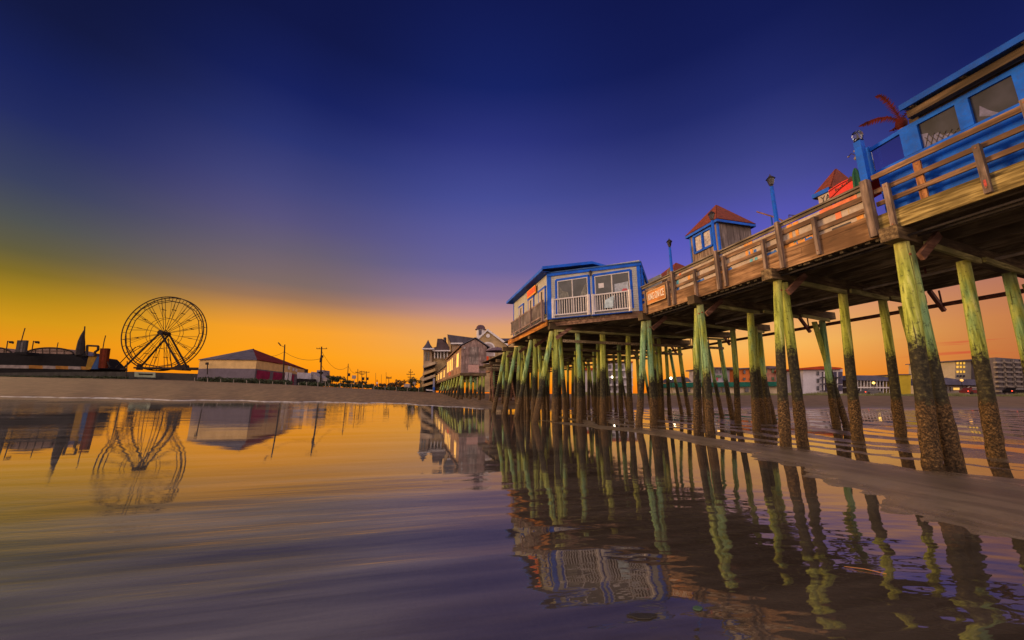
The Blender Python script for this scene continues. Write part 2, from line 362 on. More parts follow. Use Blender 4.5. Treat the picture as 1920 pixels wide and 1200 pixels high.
smooth_mesh(o, 180)
def foam():
    mb = MB(); az = np.radians(np.arange(-66, -4, .25)); rs = np.interp(az, AZ_S, R_S) * (1 + .02 * np.sin(az * 37) + .012 * np.sin(az * 91 + 1)) + .25
    for i, (a, r_) in enumerate(zip(az, rs)):
        w = .35 + .25 * sin(i * 1.7) * sin(i * .37)
        for q in (r_ - w, r_ + w): x, y = q * sin(a), q * cos(a); mb.v.append((x, y, G(x, y) + .035))
    mb.f = [(2 * i, 2 * i + 1, 2 * i + 3, 2 * i + 2) for i in range(len(az) - 1)]; return mb
fo = solo('foam_line', foam(), paint('sea_foam', (.5, .44, .4), .7, .3, 2), 'pale foam line where the tide meets the left beach', 'foam', (0, 0, 0), 'world', None, 'stuff')
tagit(o, 'calm shallow tide pool mirroring the sunset sky and pier', 'water', None, 'structure')
# ------------------------------------------------------------------ piles
def pile_mat():
    m, nt, bs = newmat('timber_pile')
    tc = N(nt, 'ShaderNodeTexCoord'); g = N(nt, 'ShaderNodeNewGeometry'); sp = N(nt, 'ShaderNodeSeparateXYZ'); nt.links.new(g.outputs['Position'], sp.inputs[0]); z = sp.outputs[2]
    oi = N(nt, 'ShaderNodeObjectInfo'); rnd = oi.outputs['Random']
    gr = noise(nt, 9, 6, .65, (1, 1, .06)); gr2 = noise(nt, 2.2, 3, .5, (1, 1, .3)); blot = noise(nt, 11, 5, .7); barn = noise(nt, 21, 5, .75)
    r1 = ramp(nt, gr, [(.3, (.07, .085, .015)), (.46, (.29, .33, .05)), (.58, (.48, .52, .11)), (.72, (.62, .63, .26))])
    r2 = ramp(nt, gr, [(.3, (.035, .075, .04)), (.46, (.16, .30, .14)), (.58, (.27, .44, .22)), (.72, (.46, .58, .36))])
    col = mixc(nt, smooth(nt, math_(nt, 'ADD', gr2, math_(nt, 'MULTIPLY', math_(nt, 'SUBTRACT', rnd, .5), .5)), .5, .68), r1.outputs[0], r2.outputs[0])
    cr = smooth(nt, gr, .62, .72); col = mixc(nt, math_(nt, 'MULTIPLY', smooth(nt, blot, .54, .68), .7), col, (.05, .05, .02)); crk = noise(nt, 16, 3, .5, (1, 1, .02)); col = mixc(nt, math_(nt, 'MULTIPLY', smooth(nt, crk, .6, .68), .85), col, (.02, .02, .01))
    top = smooth(nt, z, 4.6, 5.5); col = mixc(nt, math_(nt, 'MULTIPLY', top, .55), col, (.40, .33, .12))
    zz = math_(nt, 'ADD', z, math_(nt, 'ADD', math_(nt, 'MULTIPLY', math_(nt, 'SUBTRACT', blot, .5), 1.5), math_(nt, 'MULTIPLY', math_(nt, 'SUBTRACT', rnd, .5), 1.0)))
    blk = ramp(nt, blot, [(.33, (.008, .007, .005)), (.52, (.028, .023, .014)), (.66, (.09, .075, .03)), (.78, (.16, .15, .06))])
    col = mixc(nt, math_(nt, 'SUBTRACT', 1, smooth(nt, zz, 2.5, 3.0)), col, blk.outputs[0])
    bc = ramp(nt, barn, [(.38, (.012, .007, .004)), (.5, (.075, .04, .016)), (.62, (.24, .135, .055)), (.72, (.45, .3, .15))])
    bcol = mixc(nt, math_(nt, 'MULTIPLY', smooth(nt, blot, .5, .62), .6), bc.outputs[0], (.03, .02, .012))
    zb = math_(nt, 'ADD', z, math_(nt, 'MULTIPLY', math_(nt, 'SUBTRACT', blot, .5), .5))
    low = math_(nt, 'SUBTRACT', 1, smooth(nt, zb, 1.3, 1.5)); col = mixc(nt, low, col, bcol)
    nt.links.new(col, bs.inputs['Base Color']); bs.inputs['Roughness'].default_value = .8; bs.inputs['Specular IOR Level'].default_value = .3
    h = math_(nt, 'ADD', math_(nt, 'MULTIPLY', gr, .9), math_(nt, 'MULTIPLY', barn, math_(nt, 'MULTIPLY', low, 1.6)))
    bump(nt, bs, h, 1.0, .03); return m
M_PILE = pile_mat()
M_PILE.displacement_method = 'BUMP'
def pile_mesh(lean, height, r, seed, seg=28, n=18):
    rs = random.Random(seed); vs = []; fs = []; ph = [rs.random() * 6.28 for _ in range(8)]
    bend = (rs.uniform(-.05, .05), rs.uniform(-.05, .05)); off = rs.uniform(-.1, .1)
    for k in range(seg + 1):
        t = k / seg; zz = -.35 + t * (height + .35); tt = max(0, zz / height)
        cx = lean[0] * tt + bend[0] * sin(pi * tt); cy = lean[1] * tt + bend[1] * sin(pi * tt)
        rr = r * (1.06 - .12 * tt)
        low = 1.0 / (1 + exp((zz - 1.36 - off) * 14)); rr *= 1 + .10 * low
        for i in range(n):
            a = 2 * pi * i / n
            w = 1 + .03 * sin(2 * a + ph[0] + zz * .6) + .02 * sin(3 * a + ph[1] - zz) + low * (.045 * sin(5 * a + ph[2] + zz * 7) + .05 * sin(3 * a - zz * 11 + ph[3]) + rs.uniform(-.035, .035))
            vs.append((cx + rr * w * cos(a), cy + rr * w * sin(a), zz))
    for k in range(seg):
        for i in range(n): fs.append((k * n + i, k * n + (i + 1) % n, (k + 1) * n + (i + 1) % n, (k + 1) * n + i))
    fs.append(tuple(range(seg * n, seg * n + n)))
    mb = MB(); mb.v = vs; mb.f = fs; return mb
M_BOLT = paint('rusty_bolt', (.25, .09, .04), .7, .4, 20)
_pn = [0]
def pile(v, u, vt, ut, ztop, r, label, group, bolt=False, name='timber_pile'):
    _pn[0] += 1; zb = max(-.1, GV(v, u)); mb = pile_mesh((vt - v, ut - u), ztop - zb, r, _pn[0])
    mb.v = [(x + v, y + u, z + zb) for x, y, z in mb.v]
    o = solo(name, mb, M_PILE, label, 'pile', (v, u, zb), 'pier', group, sm=70)
    if bolt:
        for b in (MB().cyl((vt - r * 1.05, ut - .03, ztop - .42), (vt - r * .7, ut - .03, ztop - .42), .035, .035, 8), MB().cyl((vt - .05, ut - r * 1.06, ztop - .38), (vt - .05, ut - r * .6, ztop - .38), .035, .035, 8)): c = bpy.data.objects.new('bolt', b.mesh('bolt', (v, u, zb))); COL.objects.link(c); c.data.materials.append(M_BOLT); c.parent = o
    return o
V0 = 11.8
BU = [6.1, 9.5, 13.1, 16.8, 20.7, 24.7, 28.6, 32.5, 36.4, 40.3, 44.2, 48.1, 52, 55.9]
GN = 'timber piles under the pier'; SK = .11
nth = ['nearest', 'second', 'third', 'fourth', 'fifth', 'sixth', 'seventh']
ZC = 5.42
for k, u in enumerate(BU[:4]):
    fr = [('thick upright', V0 + (0.02 if k != 2 else .1), V0 + .25), ]
    vb = [11.62, 11.5, 11.95, 11.95][k]
    pile(vb, u + .12, V0 + .18, u, ZC, (.15, .135, .145, .15)[k], f'thick green pile with barnacled foot carrying the {nth[k]} cap beam of the pier edge', GN, True)
    if k == 0: pile(12.12, u - .02, V0 + .47, u + .06, ZC - .08, .14, 'teal stained pile leaning against the thickest pile closest to the viewer', GN)
    elif k == 1: pile(12.1, u + .05, V0 + .5, u + .06, ZC - .05, .14, 'teal green brace pile splaying right beside the second edge pile', GN)
    elif k == 2: pile(11.62, u + .5, V0 + .28, u + .3, ZC - .1, .12, 'slim barnacled pile tucked behind the third edge pile', GN)
    else: pile(11.05, u + .1, V0 - .02, u + .1, ZC - .05, .15, 'green batter pile leaning outward below the end of the wooden rail', GN)
    for j, v in enumerate([(14.65, 17.6, 20.3), (15.15, 17.83, 20.0), (14.66, 17.48, 20.2), (14.9, 17.8, 20.3)][k]):
        us = u + SK * (v - V0)
        nm = ['yellow green inner pile of the %s bent, next in from the edge pile', 'dim green inner pile of the %s bent, third in from the edge', 'dark far side pile of the %s bent below the hanging pipe'][j]
        pile(v, us + .1, v + (.36, .27, .05)[j], us, 5.3, .145, nm % nth[k], GN)
    if k in (0, 1, 2): pile(20.55 - (.65 if k == 1 else 0), u + .8, 19.95, u + 1.1, 5.25, .12, f'dark brace pile slanting at the far side of the {nth[k]} bent', GN)
for k, u in enumerate(BU[4:], 4):
    far = k > 6
    l = nth[k] if k < 7 else None
    def lab(s, d): return (s % l) if l else d
    zb = 0
    dl = 'weathered green pile in the shadowed rows deep under the pier deck'
    if k < 8: pile(8.15, u, 8.35, u, ZC, .16, lab('upright green pile at the left edge of the %s bent under the blue trimmed house', dl), GN, k < 6)
    if k < 8: pile(6.95 if k < 6 else 7.1, u + .1, 8.1, u + .15, ZC - .1, .16, lab('green batter pile leaning out to the left from the %s bent below the house', dl), GN)
    pile(11.2 + .5 * (k % 2), u + .1, 11.4 + .4 * (k % 2), u, ZC, .17, lab('bright yellow green pile in the second row of the %s bent', dl), GN)
    pile(14.9, u + .2, 14.9, u, 5.3, .155, lab('pile in the shaded third row of the %s bent', dl), GN)
    pile(18.0, u, 18.2, u, 5.3, .155, lab('pile in the shaded fourth row of the %s bent', dl), GN)
    pile(20.6, u, 20.2, u, 5.3, .14, lab('far edge pile of the %s bent beneath the rusty pipe', dl), GN)
    if k < 8:
        pile(9.55, u - .2, 9.7, u, 5.4, .15, f'yellow green pile between the edge and second rows of the {(nth + ["last"])[k]} bent', GN)
        pile(13.1, u + .1, 13.2, u, 5.35, .15, f'pale green pile between second and third rows of the {(nth + ["last"])[k]} bent', GN)
        pile(12.2 + .6 * (k % 2), u + 1.8, 12.4, u + 1.7, 5.3, .13, f'slender pile standing mid span past the {(nth + ["last"])[k]} bent', GN)
    if k < 7: pile(9.6, u + 1.9, 9.2, u + 1.6, 5.3, .14, f'slim green pile standing between bents behind the {nth[k]} house pile', GN)
for k, u in enumerate(BU[3:9], 3):
    o_ = ['first', 'second', 'third', 'fourth', 'fifth', 'sixth'][k - 3]
    pile(16.5, u + 1.7, 16.6, u + 1.6, 5.4, .125, f'thin mid span pile in the deep shade of the {o_} bay toward the shore', GN)
    pile(19.1, u + .3, 19.0, u, 5.4, .13, f'thin pile just inside the far edge in the {o_} bay toward the shore', GN)
    pile(20.9, u + 1.2, 20.1, u + 1.0, 5.2, .12, f'thin far side brace pile slanting outward in the {o_} bay toward the shore', GN)
# ------------------------------------------------------------------ the pier platform
def pl(v, u, z): return (v, u, z)
P = Thing('pier', 'long weathered wooden pier deck on green piles with plank edge', 'pier', (V0, 6.1, 5.3))
U0, U1, U2 = -6.0, 17.0, 100.0
deck = MB()
u = U0
while u < 56:
    vl = V0 + .02 if u < 17 else (V0 + .02 - (u - 17) if u < 20.6 else 8.05)
    if u >= 33: vl = 10.2
    deck.box((vl, u, 6.18), (21.2, u + .235, 6.235)); u += .25
P.part('deck_planks', deck, M_DECK)
for k, uu in enumerate(BU):
    vl = V0 - .32 if k < 4 else (7.85 if k < 8 else 9.9)
    sk_ = SK if k < 4 else 0; cb = MB().beam((vl, uu - .01 + sk_ * (vl - V0), (ZC + 5.74) / 2), (21.1, uu - .01 + sk_ * (21.1 - V0), (ZC + 5.74) / 2), .36, 5.76 - ZC + .02); P.part('cap_beam', cb, M_CAP)
for v in np.arange(V0 + .35, 21.1, 1.02):
    ua = U0 if v > 11 else 18
    P.part('stringer', MB().box((v - .06, ua, 5.765), (v + .06, 56, 6.175)).box((v + .11, ua, 5.80), (v + .17, 56, 6.05)), M_JOIST)
for v in (8.3, 9.3, 10.3, 11.2): P.part('stringer', MB().box((v - .06, 20.9 - max(0, v - 8.2) * .95, 5.765), (v + .06, 30, 6.175)), M_JOIST)
rj = random.Random(11)
for ys, z0, z1, x0, x1 in (([6.35, 9.7, 13.2, 16.95], 5.66, 5.905, V0 - .06, V0), ([6.35, 8.4, 11.9, 15.3, 16.95], 5.912, 6.16, V0 - .055, V0), ([6.35, 9.0, 11.7, 14.3, 16.95], 6.166, 6.32, V0 - .045, V0 - .001)):
    for ya, yb in zip(ys, ys[1:]): a_ = rj.uniform(-.006, .006); P.part('fascia_board', MB().box((x0 + rj.uniform(-.006, .006), ya + .006, z0 + a_), (x1, yb - .006, z1 + a_ * .5)), M_FASCIA)
P.part('fascia_board', MB().box((V0 - .06, U0, 5.74), (V0 + .03, 6.34, 6.1)).box((V0 - .05, U0, 6.104), (V0 - .01, 6.34, 6.24)), wood('pale_fascia_wood', (.15, .10, .03), (.46, .34, .13), 'y', 6, grime=.8), label='broad yellowish fascia plank')
P.part('fascia_board', MB().beam((V0 - .03, 17.0, 5.9), (8.0, 20.75, 5.9), .07, .42).beam((V0 - .12, 17.2, 5.72), (8.1, 20.8, 5.7), .2, .2), wood('diagonal_beam_wood', (.24, .13, .085), (.46, .28, .19), 'x', 4), label='angled edge beam under the house')
P.part('fascia_board', MB().box((7.72, 20.75, 5.62), (7.8, 30, 6.02)), M_SUNLIT_BEAM, label='orange lit edge beam below the house')
# joist ends along the edge, seen from below
je = MB()
for i in range(34): q_ = 6.4 + i * .31 + random.uniform(-.06, .06); P.part('blocking', MB().box((V0 + .03, q_, 5.60 + random.uniform(-.02, .02)), (V0 + .3, q_ + random.uniform(.08, .2), 5.655)), M_DECK)
P.part('edge_conduit', MB().cyl((V0 + .14, U0, 5.53), (V0 + .14, 16.8, 5.53), .028, n=6).cyl((V0 + .62, U0, 5.6), (V0 + .62, 16.8, 5.6), .03, n=6), M_METAL)
# braces at the caps
for k, uu in enumerate(BU[:4]):
    P.part('knee_brace', MB().beam((V0 + .18, uu - .3, 4.92), (V0 + 1.05, uu - .3, 5.6), .09, .2), M_BRACE)
    bm = MB()
    for a, b in ((V0 + .7, 15.3), (15.6, 18.0), (18.3, 20.4)): bm.beam((a, uu - .27 + SK * (a - V0), 5.36), (b, uu - .27 + SK * (b - V0), 5.27), .07, .15)
    P.part('cross_tie', bm, M_BRACEY)
for k, uu in enumerate(BU[4:8]):
    P.part('knee_brace', MB().beam((8.2, uu - .3, 4.85), (9.2, uu - .3, 5.55), .09, .2), M_BRACE)
    P.part('cross_tie', MB().beam((8.3, uu - .26, 5.3), (20.4, uu - .26, 5.22), .07, .13), M_BRACEY)
for uu in BU[4:12]: P.part('cross_tie', MB().beam((8.6, uu - .3, 4.7), (20.2, uu - .3, 4.62), .06, .16), M_JOIST)
# pipe hung under the far side
pp = Thing('service_pipe', 'rusty service pipe hung along the far underside of the pier', 'pipe', (20.9, 6, 5.1))
zt = lambda u: 5.16
pp.part('pipe', MB().cyl((20.9, -6, 5.25), (20.9, 58, 5.02), .085, n=8), M_RUST)
for i, u in enumerate(np.arange(-1, 50, 1.8)):
    z = 5.25 - (u + 6) / 64 * .23
    hb = MB().beam((20.9, u, z - .12), (20.9, u, 5.8), .04, .05)
    if i % 3 == 0: hb.beam((20.3, u, 5.75), (20.95, u, z - .25), .12, .14)
    pp.part('hanger', hb, M_RUST)
p2 = Thing('service_pipe', 'thinner pale pipe strapped below the middle of the pier deck', 'pipe', (16.6, 6, 5.5))
p2.part('pipe', MB().cyl((16.6, -6, 5.55), (16.6, 40, 5.5), .05, n=8), paint('pale_pipe', (.35, .27, .2), .7, .3))
p2.part('strap', MB().beam((16.6, 8, 5.5), (16.6, 8, 5.8), .04, .04).beam((16.6, 14, 5.5), (16.6, 14, 5.8), .04, .04), M_RUST)
# ------------------------------------------------------------------ rail along the pier edge
RL = Thing('pier_railing', 'weathered brown wooden rail with painted beach panels along the pier edge', 'railing', (V0, 6.4, 6.2))
def split(a, b, n): return [a + (b - a) * i / n for i in range(n + 1)]
for ya, yb in zip([6.5, 9.0, 11.7, 14.35], [9.0, 11.7, 14.35, 16.9]):
    a_ = rj.uniform(-.012, .012); RL.part('top_rail', MB().box((V0 - .1 + a_, ya + .005, 7.21 + a_), (V0 + .12, yb - .005, 7.265 + a_)).box((V0 - .03, ya + .005, 7.12 + a_), (V0 + .02, yb - .005, 7.208 + a_)), M_RAILTOP)
for z0, z1 in ((6.83, 6.98), (6.47, 6.60)):
    for ya, yb in zip([6.5, 9.0, 11.7, 14.35], [9.0, 11.7, 14.35, 16.9]): a_, b_ = rj.uniform(-.018, .018), rj.uniform(-.018, .018); RL.part('mid_rail', MB().beam((V0 - .015, ya + .006, (z0 + z1) / 2 + a_), (V0 - .015, yb - .006, (z0 + z1) / 2 + b_), .04, z1 - z0), M_RAIL)
for u in (7.87, 9.62, 11.35, 12.94, 14.72, 16.5): RL.part('post', MB().box((V0 - .15, u - .05, 5.72), (V0 - .04, u + .05, 6.93)), M_POST)
pan = RL.part('panel', MB().box((V0 + .03, 6.62, 6.33), (V0 + .06, 14.6, 7.1)), M_PALE)
MC = {n: paint('mural_' + n, c, .7, .3, 5) for n, c in dict(orange=(.62, .25, .05), coral=(.65, .16, .07), blue=(.02, .12, .45), aqua=(.1, .38, .5), dark=(.04, .035, .05), cream=(.6, .5, .36), sand=(.5, .33, .16), green=(.06, .2, .12)).items()}
def mural(shape, col, d=.022):
    RL.part('painting', MB().slab([(V0 + d, u, z) for u, z in shape], .006), MC[col], pan)
def rect(u0, u1, z0, z1): return [(u0, z0), (u1, z0), (u1, z1), (u0, z1)]
mural(rect(6.75, 7.75, 6.99, 7.10), 'coral'); mural(rect(7.2, 7.35, 6.62, 6.82), 'coral', .023); mural(rect(6.68, 6.85, 6.36, 6.5), 'orange'); mural(rect(7.0, 7.5, 6.34, 6.4), 'dark')
for u in (8.45, 8.66, 10.15, 10.35): mural(rect(u, u + .1, 6.62, 6.82), 'orange'); mural(rect(u - .03, u + .14, 7.0, 7.1), 'orange', .024)
def palm(u, z): mural([(u - .02, z), (u + .02, z), (u + .015, z + .11), (u - .015, z + .11)], 'blue', .021); mural([(u - .13, z + .08), (u - .06, z + .13), (u, z + .11), (u + .07, z + .13), (u + .12, z + .07), (u + .05, z + .15), (u - .06, z + .15)], 'aqua', .018)
mural(rect(8.05, 9.0, 6.34, 6.46), 'orange', .025); palm(8.55, 6.33); palm(8.28, 6.35); mural([(8.05, 6.35), (8.3, 6.35), (8.26, 6.4), (8.1, 6.42)], 'blue', .020)
for u in (10.0, 10.2): mural(rect(u, u + .11, 6.34, 6.45), 'aqua'); mural(rect(u, u + .11, 6.62, 6.75), 'blue', .026)
for u in (9.25, 11.1, 12.55): mural([(u, 6.36), (u + .5, 6.34), (u + .42, 6.43), (u + .12, 6.42), (u + .06, 6.46)], 'blue')
mural(rect(11.3, 11.75, 6.34, 6.45), 'orange'); mural(rect(11.42, 11.5, 6.36, 6.42), 'dark', .018); mural(rect(11.9, 12.02, 7.0, 7.1), 'sand'); mural(rect(13.35, 13.5, 6.62, 6.82), 'orange'); mural(rect(13.0, 13.12, 6.34, 6.44), 'blue')
for u in (14.1,): mural(rect(u, u + .16, 6.63, 6.81), 'aqua'); mural(rect(u, u + .16, 6.36, 6.46), 'blue'); mural(rect(u - .2, u - .06, 7.0, 7.1), 'coral')
for i in range(14): u = 7 + i * .52; mural(rect(u, u + .02, 6.62 + .38 * (i % 2), 6.82 + .28 * (i % 2)), ['sand', 'cream'][i % 2], .027)
# second stretch of rail in front of the blue bar
R2 = Thing('pier_railing', 'brown three rail fence in front of the bright blue bar wall', 'railing', (V0, 3, 6.2))
for z0, z1 in ((7.26, 7.4), (6.86, 6.98), (6.5, 6.62)): R2.part('rail', MB().box((V0 - .03, U0, z0), (V0 + .02, 6.33, z1)), M_RAIL)
for u, za, zt_ in ((6.02, 5.72, 6.98), (4.38, 5.80, 6.95), (2.7, 5.8, 6.95), (3.62, 6.3, 7.45)): R2.part('post', MB().box((V0 - .15, u - .055, za), (V0 - .035, u + .055, zt_)), M_POST)
R2.part('post', MB().box((V0 + .03, 5.36, 6.25), (V0 + .09, 5.5, 7.26)), wood('orange_post', (.28, .11, .04), (.5, .24, .1), 'z', 5), label='orange brown inner post')
R2.part('carved_mark', MB().box((V0 - .155, 4.36, 5.95), (V0 - .15, 4.4, 6.1)), paint('red_mark', (.4, .04, .03), .6, .5, 30))
# ------------------------------------------------------------------ lamp posts
def lamp_post(u, label, zsplit=7.3, zl=8.62, simple=False):
    t = Thing('lamp_post', label, 'lamp post', (V0 - .1, u, 5.7), 'pier', 'blue lamp posts rising from the pier rail')
    c = V0 - .1
    t.part('lower_post', MB().box((c - .065, u - .065, 5.68), (c + .065, u + .065, zsplit)), M_POST)
    t.part('blue_post', MB().cyl((c, u, zsplit), (c, u, zl), .065, .055, 8), M_BLUE, sm=40)
    l = t.part('lantern_body', MB().lathe((c, u, zl), [(.03, 0), (.05, .02), (.045, .05), (.07, .07), (.115, .28), (.12, .3)], 6), M_METAL)
    t.part('lantern_pane', MB().lathe((c, u, zl), [(.074, .085), (.118, .275)], 6), clear_glass('lantern_glass'), l)
    t.part('lantern_roof', MB().lathe((c, u, zl), [(.15, .29), (.06, .39), (.02, .42), (.02, .46), (.001, .48)], 6), M_METAL, l)
    return t
lamp_post(9.01, 'tall blue lamp post with lantern, nearest to the red canopy')
lamp_post(11.68, 'blue lamp post standing in front of the gabled ticket kiosk corner')
lamp_post(14.35, 'blue lamp post farthest along the rail, beside the orange sign', zl=8.5)
t = Thing('corner_post', 'blue corner post with small lantern at the end of the glass screen', 'post', (V0, 6.45, 5.7))
t.part('lower_post', MB().box((V0 - .2, 6.35, 5.68), (V0 - .03, 6.52, 7.3)), M_POST)
t.part('blue_post', MB().box((V0 - .06, 6.38, 7.3), (V0 + .1, 6.55, 8.55)), M_BLUE)
l = t.part('lantern_base', MB().lathe((V0 + .02, 6.46, 8.55), [(.03, 0), (.11, .03), (.05, .06), (.03, .12), (.012, .3), (.001, .34)], 8), M_METAL)
t.part('lantern_pane', MB().lathe((V0 + .02, 6.46, 8.55), [(.105, .05), (.13, .2), (.10, .3), (.02, .33)], 8), clear_glass('lantern_glass'), l)
# ------------------------------------------------------------------ sign on the rail
t = Thing('rail_sign', 'orange wooden sign with pale letters reading KING ON ICE on the rail', 'sign', (V0 - .17, 15.55, 6.1))
t.part('board', MB().box((V0 - .19, 14.83, 6.12), (V0 - .16, 16.25, 6.76)), wood('orange_sign', (.55, .2, .05), (.72, .32, .1), 'y', 3, grime=.15))
t.text('KING\u00b7ON\u00b7ICE', (V0 - .195, 15.54, 6.45), .5, paint('sign_letter', (.78, .7, .6), .6, .2), (pi / 2, 0, -pi / 2), sx=.42)
bd = MB()
for a, b in (((14.83, 6.12), (16.25, 6.12)), ((14.83, 6.76), (16.25, 6.76)), ((14.83, 6.12), (14.83, 6.76)), ((16.25, 6.12), (16.25, 6.76))):
    bd.beam((V0 - .19, a[0], a[1]), (V0 - .19, b[0], b[1]), .03, .03)
t.part('border', bd, paint('sign_border', (.62, .36, .16), .6, .2))
# ------------------------------------------------------------------ blue bar
VB = 12.1
for th in (RL, R2):
    for ch_ in [x for x in bpy.data.objects if x.parent == th.o and x.name.startswith('post')]:
        ys = [v.co.y + 0 for v in ch_.data.vertices]; zs = [v.co.z for v in ch_.data.vertices]; ym = (min(ys) + max(ys)) / 2 + th.org[1]; zl_, zh = min(zs) + th.org[2], max(zs) + th.org[2]; xm = min(v.co.x for v in ch_.data.vertices) + th.org[0]
        for zz_ in (zh - .08, zl_ + .12): th.part('bolt', MB().cyl((xm - .012, ym, zz_), (xm + .01, ym, zz_), .018, n=8), M_BOLT, ch_)
B = Thing('beach_bar', 'bright blue bar with framed windows and overhanging roof at the pier edge', 'bar', (VB, 3, 6.24))
wl = MB()
for i in range(5): wl.box((VB, U0, 6.24 + i * .26), (VB + .06 - .004 * (i % 2), 6.34, 6.24 + (i + 1) * .26 - .006))
B.part('wall', wl, M_BLUE)
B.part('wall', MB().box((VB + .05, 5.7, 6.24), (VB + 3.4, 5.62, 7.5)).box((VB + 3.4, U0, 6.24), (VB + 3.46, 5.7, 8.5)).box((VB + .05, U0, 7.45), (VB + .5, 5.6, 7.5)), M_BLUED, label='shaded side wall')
fm = MB()
fm.box((VB - .03, U0, 7.5), (VB + .08, 6.5, 7.61))                                # sill
fm.box((VB - .03, U0, 8.30), (VB + .08, 5.75, 8.42))
for a, b in ((5.37, 5.72), (4.46, 4.68), (3.45, 3.8), (2.3, 2.5)): fm.box((VB - .04, a, 7.612), (VB + .09, b, 8.298))
B.part('window_frame', fm, M_BLUE)
gl = MB()
for a, b in ((4.7, 5.36), (3.82, 4.45), (2.52, 3.43)): gl.box((VB + .02, a, 7.615), (VB + .03, b, 8.296))
B.part('window_pane', gl, glass('bar_glass', (.02, .019, .032), .3))
B.part('painted_sky_corner', MB().prism([(VB + .016, 5.355, 7.62), (VB + .016, 4.78, 7.62), (VB + .016, 4.86, 7.7), (VB + .016, 5.0, 7.74), (VB + .016, 5.06, 7.86), (VB + .016, 5.2, 7.84), (VB + .016, 5.24, 7.98), (VB + .016, 5.355, 8.02)], (.003, 0, 0)), paint('lilac_sky_tone', (.10, .095, .20), .5, .35, 8))  # lilac patches paint in bright sky showing through the panes
B.part('painted_sky_corner', MB().prism([(VB + .016, 4.38, 7.75), (VB + .016, 4.2, 7.63), (VB + .016, 4.1, 7.62), (VB + .016, 4.22, 7.78), (VB + .016, 4.34, 8.0)], (.003, 0, 0)), paint('lilac_sky_tone', (.10, .095, .20), .5, .35, 8))
cl = MB()
for i in range(6): cl.beam((VB + .008, 5.33 - i * .1, 7.63), (VB + .008, 5.33 - i * .1 - .1, 7.63 + .3 - i * .04), .009, .009).beam((VB + .008, 5.3 - i * .1, 7.9 - i * .04), (VB + .008, 5.3 - i * .1 - .1, 7.63), .009, .009)
B.part('lattice', cl, M_METAL)
# glazed screen to the left of the wall
sc = MB().box((VB - .02, 6.4, 7.612), (VB + .06, 6.5, 8.42)).beam((VB + .02, 6.45, 8.3), (VB + .02, 5.74, 8.36), .08, .1)
B.part('screen_frame', sc, M_BLUE)
B.part('screen_pane', MB().box((VB + .015, 5.73, 7.615), (VB + .025, 6.39, 8.28)), clear_glass('screen_glass', (.8, .78, .86)))
B.part('roof', MB().slab([(VB - .42, U0, 8.72), (VB - .42, 5.40, 8.72), (VB + 4, 5.40, 9.2), (VB + 4, U0, 9.2)], .05), M_ROOFB)
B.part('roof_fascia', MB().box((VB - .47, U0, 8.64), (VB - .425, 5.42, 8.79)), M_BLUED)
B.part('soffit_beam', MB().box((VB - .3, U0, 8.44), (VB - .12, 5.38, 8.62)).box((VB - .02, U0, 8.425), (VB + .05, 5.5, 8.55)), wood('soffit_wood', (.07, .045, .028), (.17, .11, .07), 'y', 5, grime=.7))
for i in range(8): B.part('rafter', MB().box((VB - .4, 5.2 - i * .9, 8.63), (VB + .6, 5.26 - i * .9, 8.70)), M_JOIST)
# ------------------------------------------------------------------ palm, closed parasol, cluster lamp
t = Thing('metal_palm', 'red painted metal palm tree behind the blue framed glass screen', 'palm tree', (12.75, 5.95, 6.24))
px_, pu = 12.75, 5.98
ct = onV(1690, 232, px_); pu = ct[1]; ctz = ct[2]
t.part('trunk', MB().cyl((px_, pu, 6.24), (px_, pu, ctz), .095, .075, 10), paint('palm_trunk', (.22, .07, .06), .55, .3, 4), sm=50)
PR = paint('palm_red', (.06, .006, .004), .7, .5, 5, spec=.1)
t.part('crown_boss', MB().sphere((px_, pu, ctz), .13, 10, 6, 1.5), PR, sm=60)
def frond(pts, w, droop=.5, holes=True):
    mb = MB(); P_ = [Vector(p) for p in pts]; mb.tube(P_, .012, 5)
    n = len(P_) - 1
    for i in range(1, n * 7):
        s = i / 7; a = int(s); f = s - a; c = P_[a].lerp(P_[min(n, a + 1)], f); d = (P_[min(n, a + 1)] - P_[a]).normalized()
        side = d.cross(Vector((1, 0, 0))).normalized(); ww = w * sin(pi * min(1, .18 + .82 * s / n)) ** .7
        for sg in (-1, 1):
            tip = c + side * sg * ww * (.9 + .2 * random.random()) + d * ww * .6 + Vector((random.uniform(-.03, .03), 0, -droop * ww * .5))
            q = d * (.03); mb.poly([c - q, c + q, tip]); mb.poly([c - q + Vector((.004, 0, 0)), tip, c + q + Vector((.004, 0, 0))])
    return mb
def fp(*px): return [onV(x, y, px_ - .02 * i) for i, (x, y) in enumerate(px)]
t.part('frond', frond(fp((1690, 228), (1678, 208), (1664, 190), (1650, 179), (1641, 181)), .10), PR)
t.part('frond', frond(fp((1688, 226), (1664, 219), (1643, 222), (1625, 229), (1610, 237)), .10, 1.6), PR)
t.part('frond', frond(fp((1690, 234), (1678, 240), (1668, 246)), .05, 1), PR)
t.part('frond', frond([(px_, pu, ctz + .1), (px_ + .25, pu - .2, ctz + .5), (px_ + .5, pu - .35, ctz + .55), (px_ + .75, pu - .5, ctz + .3)], .12), PR)
t.part('frond', frond([(px_, pu, ctz), (px_ + .3, pu + .1, ctz + .25), (px_ + .6, pu + .2, ctz + .2), (px_ + .8, pu + .3, ctz)], .12), PR)
gp = onV(1611, 350, 12.3); t = Thing('closed_parasol', 'folded dark green parasol beside the blue corner post', 'parasol', (12.3, gp[1], 6.24))
gu = gp[1] + .02
t.part('pole', MB().cyl((12.3, gu, 6.24), (12.3, gu, 8.12), .02, n=6), M_METAL)
prof = []
cm = MB(); n = 16
